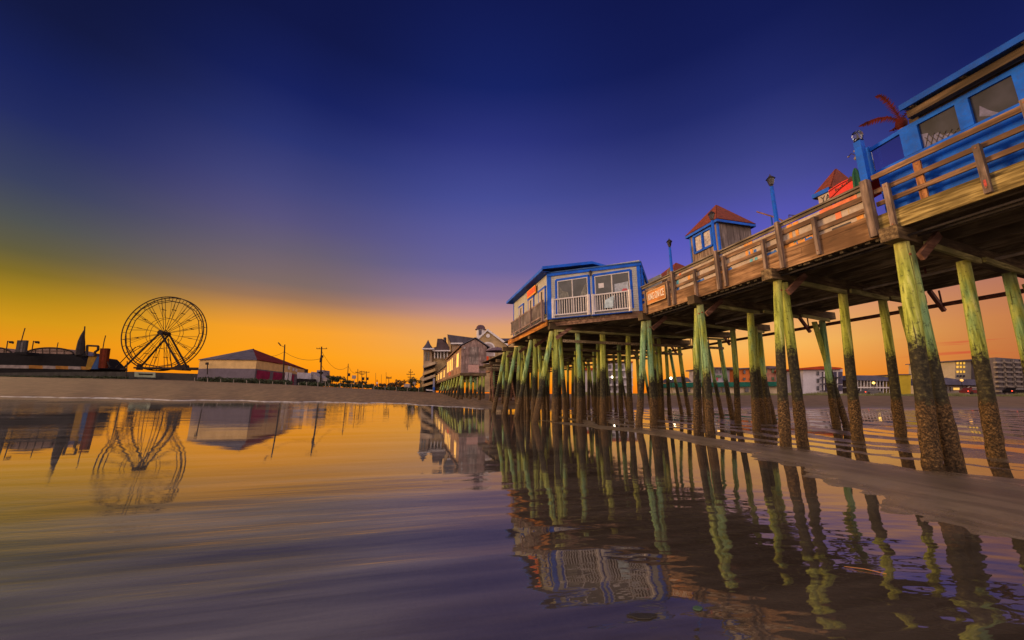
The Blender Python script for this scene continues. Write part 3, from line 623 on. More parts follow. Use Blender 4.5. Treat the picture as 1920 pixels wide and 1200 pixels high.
for k, (r, z) in enumerate([(.03, 8.1), (.07, 7.95), (.085, 7.7), (.1, 7.4), (.13, 7.15), (.06, 7.1)]):
    for i in range(n): a = 2 * pi * i / n; rr = r * (1 + .28 * cos(a * 6)); cm.v.append((12.3 + rr * cos(a), gu + rr * sin(a), z))
for k in range(5):
    for i in range(n): cm.f.append((k * n + i, k * n + (i + 1) % n, (k + 1) * n + (i + 1) % n, (k + 1) * n + i))
t.part('canopy', cm, paint('green_canvas', (.008, .085, .042), .7, .4, 6), sm=60)
t = Thing('cluster_lamp', 'small lamp with grey globes on a bent arm above the green parasol', 'lamp', (12.2, onV(1612, 330, 12.2)[1], 6.24))
q = lambda x, y: onV(x, y, 12.2)
t.part('arm', MB().tube([q(1617, 400), q(1616, 320), q(1613, 306), q(1606, 299)], .012, 6).tube([q(1610, 302), q(1602, 290), q(1596, 288), q(1591, 293)], .01, 6), M_METAL)
for (x, y, r) in ((1607, 296, .075), (1604, 283, .05), (1591, 294, .03)): t.part('globe', MB().sphere(q(x, y), r, 10, 7, .75), paint('grey_globe', (.2, .17, .14), .4, .4, 8), sm=60)
dg = onV(1650, 318, 14.5)
solo('potted_shrub', MB().sphere((0, 0, 0), .01, 4, 3), M_BLUE, 'placeholder', 'x', (0, 0, 0)) if False else None
# ------------------------------------------------------------------ red canopy and kiosks
VC = 12.6
a0 = onV(1556, 374, VC); a1 = onV(1615, 345, VC); top0 = onV(1560, 354, VC); top1 = onV(1611, 328, VC)
t = Thing('red_canopy', 'bright red fabric canopy with dark lettering over the pier rail', 'canopy', (VC, a1[1], 6.24))
u_a, u_b = a0[1], a1[1]; zlow = 7.66; 
def arc(v, u0, u1, zb, zt, n=12): return [(v, u0 + (u1 - u0) * i / n, zb + (zt - zb) * sin(pi * (.12 + .76 * i / n))) for i in range(n + 1)]
RD = paint('red_canvas', (.62, .012, .01), .6, .18, 3)
zt0 = max(top0[2], 8.0)
fr = MB(); n = 14
lo = [(VC, u_a + (u_b - u_a) * i / n, 7.5) for i in range(n + 1)]
hi = [(VC, u_a + (u_b - u_a) * i / n, top0[2] + (top1[2] - top0[2]) * i / n + .06 * sin(pi * i / n)) for i in range(n + 1)]
hb = [(VC + .9, p[1], p[2] + .1) for p in hi]; hb2 = [(VC + 1.8, p[1], p[2] - .1) for p in hi]
for A_, B_ in ((lo, hi), (hi, hb), (hb, hb2)):
    for i in range(n): fr.add([A_[i], A_[i + 1], B_[i + 1], B_[i]], [(0, 1, 2, 3)])
t.part('fabric', fr, RD, sm=50)
t.part('piping', MB().tube([(p[0] - .012, p[1], p[2] - .05) for p in hi], .012, 5).tube([(VC - .012, u_a + (u_b - u_a) * i / n, 7.62 + (hi[i][2] - 7.62) * (.2 + .62 * sin(pi / 2 * i / n))) for i in range(n + 1)], .012, 5), paint('dark_red', (.2, .005, .005), .6))
for u in (u_a + .02, u_b - .02): t.part('pole', MB().cyl((VC + .05, u, 6.24), (VC + .05, u, 7.6), .03, n=6), M_METAL)
em = MB(); cu_ = u_a + (u_b - u_a) * .74
em.slab([(VC - .006, cu_ - .09, 7.93), (VC - .006, cu_ - .1, 8.0), (VC - .006, cu_ - .04, 8.06), (VC - .006, cu_, 8.1), (VC - .006, cu_ + .05, 8.05), (VC - .006, cu_ + .1, 8.0), (VC - .006, cu_ + .07, 7.93)], .005)
for i, hgt in enumerate((.1, .06, .05, .09, .05, .07)):
    u = u_a + (u_b - u_a) * (.22 + .07 * i); em.slab([(VC - .006, u, 7.84 + .012 * i), (VC - .006, u - .035, 7.84 + .012 * i), (VC - .006, u - .035, 7.84 + hgt + .012 * i), (VC - .006, u, 7.84 + hgt * .8 + .012 * i)], .005)
t.part('lettering', em, paint('canopy_ink', (.02, .012, .012), .6))
def kiosk(name, label, v0, u0, wv, wu, zb, ze, zap, group='red roofed kiosks on the pier', win=None, sign=None):
    """corner nearest the viewer at (v0,u0), running wv to the right and wu away"""
    t = Thing(name, label, 'kiosk', (v0, u0, zb), 'pier', group)
    bd = MB(); n = int(wv / .16)
    for i in range(n): bd.box((v0 + wv * i / n, u0 - .012 * (i % 2), zb), (v0 + wv * (i + 1) / n - .008, u0 + .04, ze))
    bd.box((v0 + wv - .04, u0 + .041, zb), (v0 + wv, u0 + wu, ze)).box((v0 + .04, u0 + wu - .04, zb), (v0 + wv - .04, u0 + wu, ze))
    t.part('board_wall', bd, M_GREYB)
    b2 = MB(); n = int(wu / .16)
    for i in range(n): b2.box((v0 - .012 * (i % 2), u0 + .041 + (wu - .041) * i / n, zb), (v0 + .04, u0 + .041 + (wu - .041) * (i + 1) / n - .008, ze))
    t.part('board_wall', b2, wood('warm_grey_board', (.2, .13, .10), (.38, .27, .2), 'z', 5))
    o = .14; e = [(v0 - o, u0 - o), (v0 + wv + o, u0 - o), (v0 + wv + o, u0 + wu + o), (v0 - o, u0 + wu + o)]
    ap = (v0 + wv / 2, u0 + wu / 2, zap); rf = MB()
    for i in range(4):
        A_, B_ = e[i], e[(i + 1) % 4]; rf.slab([(A_[0], A_[1], ze + .05), (B_[0], B_[1], ze + .05), ap], .03)
    t.part('roof', rf, M_RED)
    fs = MB()
    for i in range(4): fs.beam((*e[i], ze - .02), (*e[(i + 1) % 4], ze - .02), .03, .11)
    t.part('eave_trim', fs, M_BLUE if win else M_POST)
    t.part('corner_trim', MB().box((v0 - .03, u0 - .03, zb), (v0 + .05, u0 + .05, ze - .08)).box((v0 - .03, u0 + wu - .05, zb), (v0 + .05, u0 + wu + .03, ze - .08)), M_BLUE)
    if win:
        z0, z1, ua, ub = win; w = MB(); um = (ua + ub) / 2; x = v0 - .05
        for a, b in (((ua, z0), (ub, z0)), ((ua, z1), (ub, z1)), ((ua, z0), (ua, z1)), ((ub, z0), (ub, z1)), ((um, z0), (um, z1))): w.beam((x, a[0], a[1]), (x, b[0], b[1]), .09, .09, (1, 0, 0))
        wf = t.part('window', w, M_BLUE)
        pn = MB()
        for a, b in ((ua + .06, um - .06), (um + .06, ub - .06)): pn.box((v0 - .03, a, z0 + .06), (v0 - .018, b, z1 - .06))
        t.part('shutter_panel', pn, paint('stained_panel', (.42, .35, .33), .7, .5, 14), wf)
    return t
kr = onU(1408, 430, 12.72); kiosk('ticket_kiosk', 'square kiosk with red hip roof and blue framed double window', 13.0, 12.72, max(1.2, kr[0] - 13.0), 1.72, 6.24, 9.25, 10.62, win=(8.25, 9.08, 13.05, 14.15))
v2 = 15.0; e2 = onV(1524, 368, v2 - .14); ak = onV(1567, 317, v2 + .85); hw2 = e2[1] - ak[1] - .14
t = kiosk('ticket_kiosk', 'smaller red roofed kiosk half hidden behind the red canopy', v2, ak[1] - hw2, 1.7, 2 * hw2, 6.24, e2[2] - .05, ak[2])
ue = ak[1] + hw2
t.part('eave_band', MB().box((v2 - .2, ak[1] - hw2 - .1, e2[2] - .12), (v2 - .16, ue + .14, e2[2] + .04)), M_BLUE)
t.part('sign_board', MB().box((v2 - .15, ue - 1.5, e2[2] - .52), (v2 - .12, ue - .04, e2[2] - .14)), M_PALE)
t.text('YAKS', (v2 - .155, ue - .45, e2[2] - .33), .34, paint('sign_ink', (.03, .02, .02), .6), (pi / 2, 0, -pi / 2), sx=.8)
k3 = onV(1222, 507, 15.5); t = kiosk('ticket_kiosk', 'low red gabled booth peeking over the rail beside the house', 15.5, k3[1] - 2.1, 2.2, 2.0, 6.24, k3[2] - .9, k3[2] + .25)
hb = onV(1256, 510, 13.4)
t = Thing('round_sign', 'small rounded orange and tan board standing behind the rail', 'sign', (13.4, hb[1], 6.24))
dm = MB().prism([(13.4, hb[1] + .28 * cos(a), hb[2] - .1 + .34 * sin(a)) for a in np.linspace(0, pi, 11)] + [(13.4, hb[1] - .28, 6.3), (13.4, hb[1] + .28, 6.3)], (.05, 0, 0))
t.part('board', dm, wood('tan_board', (.38, .24, .13), (.55, .38, .24), 'z', 4)); t.part('disc', MB().cyl((13.385, hb[1] - .05, hb[2] - .12), (13.398, hb[1] - .05, hb[2] - .12), .16, n=14), MC['orange'])
# small awning arm behind the rail
aw = onV(1438, 404, 13); t = Thing('awning_frame', 'thin folding awning frame poking above the rail by the tall lamp', 'awning', (13, onV(1445, 420, 13)[1], 6.24))
t.part('arm', MB().tube([onV(1419, 397, 13), onV(1452, 407, 13), onV(1472, 416, 13)], .03, 6), M_BRACE); t.part('stand', MB().cyl((13, onV(1446, 416, 13)[1], 6.24), onV(1446, 406, 13), .03, n=6), M_BLUED)
t.part('strut', MB().tube([onV(1480, 425, 13), onV(1479, 403, 13), onV(1490, 404, 13)], .015, 5), M_METAL)
# ------------------------------------------------------------------ house with the angled front
ZF, ZW = 5.98, 8.86
A_ = Vector((7.82, 20.55, 0)); C_ = Vector((11.78, 16.95, 0)); e_ = (C_ - A_).normalized(); n_ = Vector((e_.y * -1, e_.x, 0)); n_ = Vector((-e_.y, e_.x, 0))
if n_.x < 0: n_ = -n_
LC = (C_ - A_).length
Hs = Thing('pier_house', 'grey clapboard house with bright blue trim and white balcony rails', 'house', (9.5, 22, ZF))
def ch(s, z, d=0): p = A_ + e_ * s - n_ * d; return (p.x, p.y, z)          # point on the angled front
def clap(mb, p0, p1, z0, z1, out, step=.125):
    z = z0; p0, p1, out = Vector(p0), Vector(p1), Vector(out)
    while z < z1 - .01:
        zt = min(z + step, z1)
        a, b = p0 + out * .022, p1 + out * .022; c, d = p1 + out * .004, p0 + out * .004
        mb.add([(a.x, a.y, z), (b.x, b.y, z), (c.x, c.y, zt), (d.x, d.y, zt), (p0.x, p0.y, z), (p1.x, p1.y, z)], [(0, 1, 2, 3), (4, 5, 1, 0)])
        z = zt
w = MB(); clap(w, A_, C_, ZF, ZW - .05, -n_)
Hs.part('front_wall', w, M_SID)
Bk = Vector((7.82, 28.5, 0)); w = MB(); clap(w, Bk, A_, ZF, ZW, Vector((-1, 0, 0))); Hs.part('side_wall', w, M_SID)
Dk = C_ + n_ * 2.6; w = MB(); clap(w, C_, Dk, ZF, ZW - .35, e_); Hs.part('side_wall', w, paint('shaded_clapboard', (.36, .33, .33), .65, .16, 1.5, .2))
w = MB().box((7.84, 28.42, ZF), (14.6, 28.5, ZW)).box((14.55, Dk.y, ZF), (14.6, 28.42, ZW)); Hs.part('rear_wall', w, M_SID)
Hs.part('floor_slab', MB().prism([(7.86, 20.6, ZF - .14), (11.8, 17.05, ZF - .14), (14.5, 19.8, ZF - .14), (14.5, 28.4, ZF - .14), (7.86, 28.4, ZF - .14)], (0, 0, .13)), M_JOIST)
# roofs
Hs.part('roof', MB().slab([(7.35, 20.25, 9.0), (10.6, 20.15, 9.62), (10.6, 28.9, 9.62), (7.35, 28.9, 9.0)], .09), M_ROOFB)
Hs.part('roof', MB().slab([(10.61, 20.15, 9.62), (14.4, 20.4, 9.05), (14.4, 28.9, 9.05), (10.61, 28.9, 9.62)], .09), M_ROOFB)
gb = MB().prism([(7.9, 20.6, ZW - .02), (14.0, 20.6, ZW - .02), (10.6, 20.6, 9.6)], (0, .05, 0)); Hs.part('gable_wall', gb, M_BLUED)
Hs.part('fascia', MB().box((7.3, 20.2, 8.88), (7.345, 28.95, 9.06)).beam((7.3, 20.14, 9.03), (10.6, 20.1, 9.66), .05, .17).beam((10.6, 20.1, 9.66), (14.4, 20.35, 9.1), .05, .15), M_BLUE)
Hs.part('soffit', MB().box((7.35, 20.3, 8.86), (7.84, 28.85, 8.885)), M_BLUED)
p = [ch(-.08, ZW - .04, .12), ch(LC + .1, ZW - .22, .12)]
q1, q2 = Vector(ch(LC + .1, ZW - .22, -2.8)), Vector(ch(.5, ZW - .04, -2.2))
Hs.part('front_roof', MB().slab([p[0], p[1], (q1.x, q1.y, ZW - .75), (q2.x, q2.y, ZW + .02)], .07), M_ROOFB)
fb = MB().beam(ch(-.05, ZW - .10, .06), ch(LC + .08, ZW - .27, .06), .05, .24).beam(ch(LC + .07, ZW - .28, .05), tuple(Vector((Dk.x, Dk.y, ZW - .85)) + e_ * .07), .05, .22)
Hs.part('fascia', fb, M_BLUE)
ct = MB(); 
for s, wd in ((.09, .2), (LC - .08, .17)): ct.beam(ch(s, ZF - .02, .035), ch(s, ZW - .2, .035), wd, .04, tuple(n_))
ct.box((7.78, 20.57, ZF), (7.815, 20.73, ZW)).box((7.78, 28.38, ZF), (7.815, 28.52, ZW))
ct.beam(tuple(C_ + e_ * .035 + n_ * .1 + Vector((0, 0, ZF))), tuple(C_ + e_ * .035 + n_ * .1 + Vector((0, 0, ZW - .4))), .04, .16, tuple(e_))
ct.beam(tuple(C_ + e_ * .03 + n_ * .75 + Vector((0, 0, ZF))), tuple(C_ + e_ * .03 + n_ * .75 + Vector((0, 0, ZW - .7))), .04, .12, tuple(e_))
Hs.part('corner_trim', ct, M_BLUE)
def win(s0, s1, z0, z1):
    fr = MB()
    for a, b in (((s0, z1), (s1, z1)), ((s0, z0), (s0, z1)), ((s1, z0), (s1, z1))): fr.beam(ch(a[0], a[1], .05), ch(b[0], b[1], .05), .05 if a[0] != b[0] else .13, .13 if a[0] != b[0] else .05)
    f = Hs.part('window', fr, M_BLUE)
    m = (s0 + s1) / 2; ww = MB()
    for s in (s0 + .09, m, s1 - .09): ww.beam(ch(s, z0, .045), ch(s, z1 - .09, .045), .055, .03)
    ww.beam(ch(s0 + .07, z1 - .095, .046), ch(s1 - .07, z1 - .095, .046), .03, .05).beam(ch(s0 + .07, z0, .046), ch(s1 - .07, z0, .046), .03, .05)
    Hs.part('sash', ww, M_WHITE, f)
    pm = MB()
    for a, b in ((s0 + .11, m - .03), (m + .03, s1 - .11)): pm.prism([ch(a, z0, .03), ch(b, z0, .03), ch(b, z1 - .1, .03), ch(a, z1 - .1, .03)], tuple(n_ * .006))
    Hs.part('pane', pm, glass('house_glass', (.028, .026, .032), .2), f)
    return f
f1 = win(.52, 2.52, 6.15, 8.33); f2 = win(2.78, 4.86, 6.15, 8.3)
Hs.part('curtain', MB().prism([ch(.7, 7.1, .034), ch(1.3, 7.1, .034), ch(1.24, 7.5, .034), ch(.9, 7.62, .034), ch(.74, 7.9, .034)], tuple(n_ * .004)), paint('curtain', (.16, .15, .13), .8, .5, 9), f1)
Hs.part('curtain', MB().prism([ch(1.9, 7.1, .034), ch(2.36, 7.1, .034), ch(2.3, 7.9, .034), ch(2.15, 7.6, .034)], tuple(n_ * .004)), paint('curtain', (.16, .15, .13), .8, .5, 9), f1)
Hs.part('notice', MB().prism([ch(3.06, 7.5, .034), ch(3.36, 7.5, .034), ch(3.36, 7.78, .034), ch(3.06, 7.78, .034)], tuple(n_ * .004)), M_WHITE, f2)
Hs.part('poster', MB().prism([ch(3.95, 7.15, .034), ch(4.7, 7.15, .034), ch(4.7, 7.68, .034), ch(3.95, 7.62, .034)], tuple(n_ * .004)), paint('poster', (.33, .35, .4), .6, .4, 6), f2)
Hs.part('poster', MB().prism([ch(4.3, 7.15, .037), ch(4.66, 7.15, .037), ch(4.6, 7.3, .037), ch(4.4, 7.3, .037)], tuple(n_ * .004)), paint('poster_red', (.4, .06, .08), .6), f2)
def rail(s0, s1, z0, z1):
    r = Hs.part('balcony_rail', MB().beam(ch(s0 + .05, z1 - .02, .12), ch(s1 - .05, z1 - .02, .12), .07, .07).beam(ch(s0 + .05, z0 + .06, .12), ch(s1 - .05, z0 + .06, .12), .06, .07), M_WHITE)
    for s in (s0, s1): Hs.part('post', MB().beam(ch(s, z0 - .12, .12), ch(s, z1 + .05, .12), .13, .13), M_WHITE, r)
    b = MB(); n = 15
    for i in range(1, n): s = s0 + (s1 - s0) * i / n; b.beam(ch(s, z0 + .09, .12), ch(s, z1 - .05, .12), .035, .035)
    Hs.part('balusters', b, M_WHITE, r)
    Hs.part('balcony_floor', MB().beam(ch(s0 - .08, z0 - .16, .1), ch(s1 + .08, z0 - .16, .1), .22, .05), M_BLUED, r)
rail(.32, 2.46, 6.12, 7.14); rail(2.72, 4.75, 6.1, 7.12)
b = Vector(ch(3.62, 6.72, .19)); cl = MB().beam(tuple(b + e_ * -.18), tuple(b + e_ * .12 + Vector((0, 0, .05))), .02, .5)
solo('towel', MB().prism([ch(3.36, 6.28, .19), ch(3.84, 6.25, .19), ch(3.92, 6.95, .19), ch(3.7, 6.86, .19), ch(3.42, 6.72, .19)], tuple(n_ * .015)), paint('towel', (.42, .5, .55), .85, .35, 5), 'pale blue towel hung over the right white balcony rail', 'towel', (10.4, 18.2, 6.3))
Hs.part('wall_lantern', MB().lathe(ch(2.65, 8.3, .12), [(.02, -.02), (.06, 0), (.09, .18), (.11, .2), (.03, .3), (.001, .32)], 6), M_METAL)
# windows on the left side, rails, sign
for u0, u1 in ((20.95, 22.2), (23.2, 24.45), (25.6, 26.75)):
    f = MB().box((7.74, u1 - .1, 6.4), (7.80, u1, 8.05)).box((7.72, u0 - .05, 8.052), (7.80, u1 + .05, 8.17)).box((7.74, u0, 6.4), (7.80, u0 + .1, 8.05))
    f_ = Hs.part('window', f, M_BLUE)
    Hs.part('sash', MB().box((7.745, u0 + .1, 6.4), (7.79, u0 + .5, 8.05)).box((7.745, u0 + .8, 6.4), (7.79, u1 - .1, 8.05)).box((7.745, u0 + .5, 7.95), (7.79, u0 + .8, 8.05)), M_PALE, f_)
    Hs.part('pane', MB().box((7.77, u0 + .5, 6.4), (7.79, u0 + .8, 7.95)), M_GLASS, f_)
for i, (u0, u1) in enumerate(((20.9, 23.0), (23.1, 25.6), (25.7, 28.3))):
    r = Hs.part('side_rail', MB().box((7.46, u0 - .06, 5.95), (7.6, u0 + .08, 7.25)).box((7.5, u0, 7.1), (7.57, u1, 7.2)).box((7.5, u0, 6.18), (7.57, u1, 6.28)), M_GREYB2)
    bb = MB(); n = 22
    for k in range(n): bb.box((7.52, u0 + .1 + (u1 - u0 - .15) * k / n, 6.28), (7.55, u0 + .1 + (u1 - u0 - .15) * (k + .62) / n, 7.1))
    Hs.part('balusters', bb, M_GREYB, r)
Hs.part('side_ledge', MB().box((7.48, 20.8, 5.9), (7.77, 28.3, 5.95)), M_GREYB2)
t = Thing('house_sign', 'orange and red sign under the eave on the left house wall', 'sign', (7.74, 23.4, 8.1))
t.part('board', MB().box((7.66, 22.55, 8.16), (7.72, 24.4, 8.7)), paint('sign_orange', (.8, .26, .01), .5, .1))
t.part('red_panel', MB().box((7.65, 22.62, 8.28), (7.658, 24.33, 8.62)), paint('sign_red', (.7, .03, .008), .5, .1))
lt = MB()
for i in range(7): u = 22.75 + i * .215; lt.box((7.643, u, 8.36), (7.648, u + .05, 8.56)).box((7.643, u + .05, 8.36 + .07 * (i % 3)), (7.648, u + .13, 8.40 + .07 * (i % 3)))
t.part('lettering', lt, paint('sign_ink_orange', (.8, .2, .02), .5))
# open deck with umbrella and stairs between the house and the shore hall
ud = 52; dl = onU(925, 690, ud); dr = onU(962, 690, ud)
zb_ = dl[2]
t = Thing('stair_deck', 'timber landing with railing and steps down to the sand', 'deck', (dl[0], ud, 1))
t.part('platform', MB().box((dl[0] - .3, ud, zb_ - .5), (dl[0] + 6, ud + 4, zb_)), M_BRACE)
rl = MB()
for i in range(9): rl.box((dl[0] - .2 + i * .5, ud + .05, zb_), (dl[0] - .14 + i * .5, ud + .1, zb_ + 1.3))
rl.box((dl[0] - .25, ud + .04, zb_ + 1.25), (dl[0] + 5, ud + .11, zb_ + 1.33)).box((dl[0] - .25, ud + .05, zb_ + .6), (dl[0] + 5, ud + .1, zb_ + .66)).box((dl[0] - .25, ud + .1, zb_ + 1.2), (dl[0] - .18, ud + 4, zb_ + 1.3))
t.part('railing', rl, M_METAL)
s0 = Vector(onU(915, 700, ud - .3)); s1 = Vector(onU(903, 746, ud - 5)); g0 = GV(s1.x, s1.y)
sta = MB()
t.part('stringer', MB().beam((dl[0] - .4, ud, zb_ - .2), (dl[0] - 1.2, ud - 6, .7), .12, .4).beam((dl[0] + 2.4, ud, zb_ - .2), (dl[0] + 1.6, ud - 6, .7), .12, .4), M_BRACE)
for i in range(14):
    f = (i + .5) / 14; zz = zb_ + (.7 - zb_) * f; sta.box((dl[0] - .4 - .8 * f, ud - 6 * f - .17, zz - .03), (dl[0] + 2.4 - .8 * f, ud - 6 * f + .17, zz + .03))
t.part('treads', sta, M_BRACE)
t.part('stair_post', MB().box((dl[0] - .5, ud - .2, 1), (dl[0] - .3, ud, zb_ + 1.6)).box((dl[0] + 2.5, ud - .2, 1), (dl[0] + 2.7, ud, zb_ + 1.2)).beam((dl[0] - .4, ud, zb_ + 1.3), (dl[0] - 1.2, ud - 6, 1.9), .08, .14), M_BRACE)
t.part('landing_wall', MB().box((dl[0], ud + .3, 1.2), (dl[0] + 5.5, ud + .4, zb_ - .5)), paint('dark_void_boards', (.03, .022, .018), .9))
uc = onU(932, 652, ud + 1.5)
t = Thing('patio_umbrella', 'dark open patio umbrella on the landing in front of the gabled hall', 'umbrella', (uc[0], ud + 1.5, zb_))
um = MB(); um.lathe((uc[0], ud + 1.5, uc[2]), [(1.75, -.55), (1.2, -.22), (.6, -.02), (.02, .12)], 10)
t.part('canopy', um, paint('umbrella_cloth', (.12, .07, .09), .8, .35)); t.part('pole', MB().cyl((uc[0], ud + 1.5, zb_), (uc[0], ud + 1.5, uc[2] + .1), .05, n=6), M_POST)
# ------------------------------------------------------------------ long boarded hall on piles toward the shore
VHL = 8.0
h0 = onV(864, 699, VHL); h1 = onV(864, 650, VHL); hm = onV(836, 713, VHL); h2 = onV(816, 722, VHL)
ua, ub, uc2 = h0[1], hm[1], onV(816, 716, VHL)[1]
zb, zt2 = h0[2], h1[2]; vr = onU(912, 690, ua)[0]; rz_ = onU(891, 634, ua); ub = min(max(ub, ua + 18), ua + 45)
uc2 = min(uc2, ub + 50)
T = Thing('pier_hall', 'long weathered board hall with lit yellow windows on piles', 'hall', (VHL, ua, zb))
def boards(p0, p1, z0, z1, n, out):
    mb = MB(); p0, p1, out = Vector(p0), Vector(p1), Vector(out)
    for i in range(n):
        a = p0.lerp(p1, i / n); b = p0.lerp(p1, (i + .96) / n); o_ = out * (.03 if i % 2 else 0)
        z1a = z1(i / n) if callable(z1) else z1; z1b = z1((i + .96) / n) if callable(z1) else z1
        q = -out * .12
        mb.add([(a.x + o_.x, a.y + o_.y, z0), (b.x + o_.x, b.y + o_.y, z0), (b.x + o_.x, b.y + o_.y, z1b), (a.x + o_.x, a.y + o_.y, z1a),
                (a.x + q.x, a.y + q.y, z0), (b.x + q.x, b.y + q.y, z0), (b.x + q.x, b.y + q.y, z1b), (a.x + q.x, a.y + q.y, z1a)],
               [(0, 1, 2, 3), (7, 6, 5, 4), (0, 4, 5, 1), (1, 5, 6, 2), (2, 6, 7, 3), (3, 7, 4, 0)])
    return mb
fpk = (rz_[0] - VHL) / (vr - VHL); zpk = rz_[2] - .15
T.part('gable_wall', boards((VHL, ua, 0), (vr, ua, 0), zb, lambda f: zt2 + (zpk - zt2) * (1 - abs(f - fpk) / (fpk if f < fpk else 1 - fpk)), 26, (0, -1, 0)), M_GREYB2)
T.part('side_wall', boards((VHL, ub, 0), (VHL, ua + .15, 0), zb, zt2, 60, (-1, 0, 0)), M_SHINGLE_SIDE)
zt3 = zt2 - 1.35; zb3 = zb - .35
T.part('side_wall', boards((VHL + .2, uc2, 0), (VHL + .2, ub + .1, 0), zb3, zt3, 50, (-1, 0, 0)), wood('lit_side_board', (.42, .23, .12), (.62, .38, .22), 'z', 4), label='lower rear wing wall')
pkv = rz_[0]
T.part('roof', MB().slab([(VHL - .35, ua - .35, zt2 - .02), (VHL - .35, ub, zt2 - .02), (pkv, ub, rz_[2]), (pkv, ua - .35, rz_[2])], -.14).slab([(pkv, ua - .35, rz_[2]), (pkv, ub, rz_[2]), (vr + .5, ub, zt2 - .15), (vr + .5, ua - .35, zt2 - .15)], -.14), paint('slate_roof', (.075, .07, .10), .7, .3, 4))
T.part('roof', MB().slab([(VHL - .1, ub + .05, zt3), (VHL - .1, uc2, zt3), (pkv, uc2, zt3 + 1.7), (pkv, ub + .05, zt3 + 1.7)], -.12), paint('slate_roof', (.075, .07, .10), .7, .3, 4), label='lower rear wing roof')
T.part('floor_beam', MB().box((VHL - .1, ua - .05, zb - .45), (vr, ua + .3, zb - .01)).box((VHL - .1, ua + .31, zb - .4), (VHL + .2, uc2, zb - .36 + .3)), M_CAP)
T.part('floor_slab', MB().box((VHL + .21, ua + .32, zb - .3), (vr, uc2, zb - .05)), M_JOIST)
T.part('eave_trim', MB().box((VHL - .42, ua - .36, zt2 - .2), (VHL - .36, ub, zt2 + .02)), M_BRACE)
for a, b in ((.09, .22), (.45, .53), (.57, .65), (.69, .77), (.80, .88)):
    u0, u1 = ua + (ub - ua) * a, ua + (ub - ua) * b
    f = T.part('window', MB().box((VHL - .09, u0, zb + 1.1), (VHL - .04, u1, zt2 - .75)), M_PALE)
    T.part('pane', MB().box((VHL - .11, u0 + (u1 - u0) * .1, zb + 1.25), (VHL - .092, u1 - (u1 - u0) * .1, zt2 - .9)), M_LIT, f)
for a in (.12, .32, .42, .6, .8):
    u0 = ub + (uc2 - ub) * a; u1 = u0 + (uc2 - ub) * .08
    f = T.part('window', MB().box((VHL + .09, u0, zb3 + .9), (VHL + .15, u1, zt3 - .6)), M_PALE)
    T.part('pane', MB().box((VHL + .07, u0 + .2, zb3 + 1.0), (VHL + .088, u1 - .2, zt3 - .7)), M_LIT, f)
T.part('boarded_window', MB().box((VHL + 1.4, ua - .06, zb + 1.5), (VHL + 2.9, ua - .04, zt2 - .1)), M_GREYB)
T.part('pink_patch', MB().box((VHL + 1.2, ua - .055, zb + .1), (VHL + 3.0, ua - .04, zb + 1.3)), paint('pink_board', (.42, .24, .21), .8, .2))
T.part('wall_lamp', MB().sphere((VHL + .5, ua - .2, zt2 - .35), .16, 8, 6), paint('grey_lamp', (.4, .38, .4), .4))
T.part('red_notice', MB().box((VHL - .07, ua + (ub - ua) * .6, zb + .4), (VHL - .05, ua + (ub - ua) * .75, zb + 1.2)), paint('notice_red', (.5, .05, .03), .6))
pg = 'piles under the shore hall'
for i, f in enumerate((0, .12, .24, .36, .5, .64, .8, 1.0)):
    u = ua + .3 + (ub + 12 - ua) * f
    pile(VHL - .5, u, VHL + .15, u, zb - .4, .2, 'leaning green pile along the lit side of the shore hall', pg)
    if i < 4:
        for v in (VHL + 1.8, VHL + 3.4, vr - .3): pile(v, u + .3, v, u + .3, zb - .4, .2, 'upright pile in the shade beneath the shore hall', pg)
pile(VHL + .25, ua + .2, VHL + .25, ua + .2, zb - .4, .22, 'upright green pile at the near corner of the shore hall', pg)
sx_ = onU(899, 740, ua - 4)
pile(sx_[0], ua - 4, sx_[0], ua - 4, onU(899, 730, ua - 4)[2], .22, 'short green stump pile standing alone on the sand by the steps', pg)
# ------------------------------------------------------------------ far left: fairground
def pr(mb, pts, Y, dep, back=True):        # polygon of photo pixels stood up at distance Y, given real depth away from the viewer
    P_ = [at(x, y, Y) for x, y in pts]; return mb.prism(P_, (0, dep, 0))
def tb(mb, pts, Y, r, n=6): return mb.tube([at(x, y, Y) for x, y in pts], r, n)
def base(px, py, Y): p = at(px, py, Y); return (p.x, p.y, p.z)
K = lambda n, c, **k: paint(n, c, .9, k.get('var', .3), k.get('scale', .6), k.get('dirt', .2), 0, .08)
M_DARKB = K('dark_shed', (.009, .008, .010)); M_SILH = K('dark_steel', (.03, .022, .02)); M_CREAM = K('cream_wall', (.55, .36, .16), var=.15); M_LAV = K('lavender_wall', (.13, .105, .135), var=.15)
M_MAG = K('magenta_door', (.22, .018, .06)); M_PRED = K('dark_red_roof', (.14, .018, .016)); M_PUR = K('purple_roof', (.10, .085, .11))
M_CONC = K('grey_concrete', (.04, .036, .034)); M_BEIGE = K('beige_siding', (.36, .25, .14)); M_TANS = K('tan_siding', (.30, .21, .15)); M_PINKW = K('pale_stucco', (.46, .40, .42), var=.15); M_SLATE = K('slate', (.075, .065, .085))
M_WHT = K('white_paint', (.58, .53, .55), var=.12); M_LEAF = None
# sea wall
wl = MB()
pts = [(-70, 699, 724 - 17, 130), (0, 699, 707, 130), (160, 697, 709, 129), (250, 697, 711, 128), (375, 701, 715, 126)]
for (x0, t0, b0, y0), (x1, t1, b1, y1) in zip(pts, pts[1:]):
    a, b, c, d = at(x0, b0 + 2, y0), at(x1, b1 + 2, y1), at(x1, t1, y1), at(x0, t0, y0); a.z -= .5; b.z -= .5
    wl.prism([a, b, c, d], (0, .5, 0))
solo('sea_wall', wl, M_CONC, 'low dark concrete sea wall along the top of the left beach', 'wall', base(150, 709, 129), 'world')
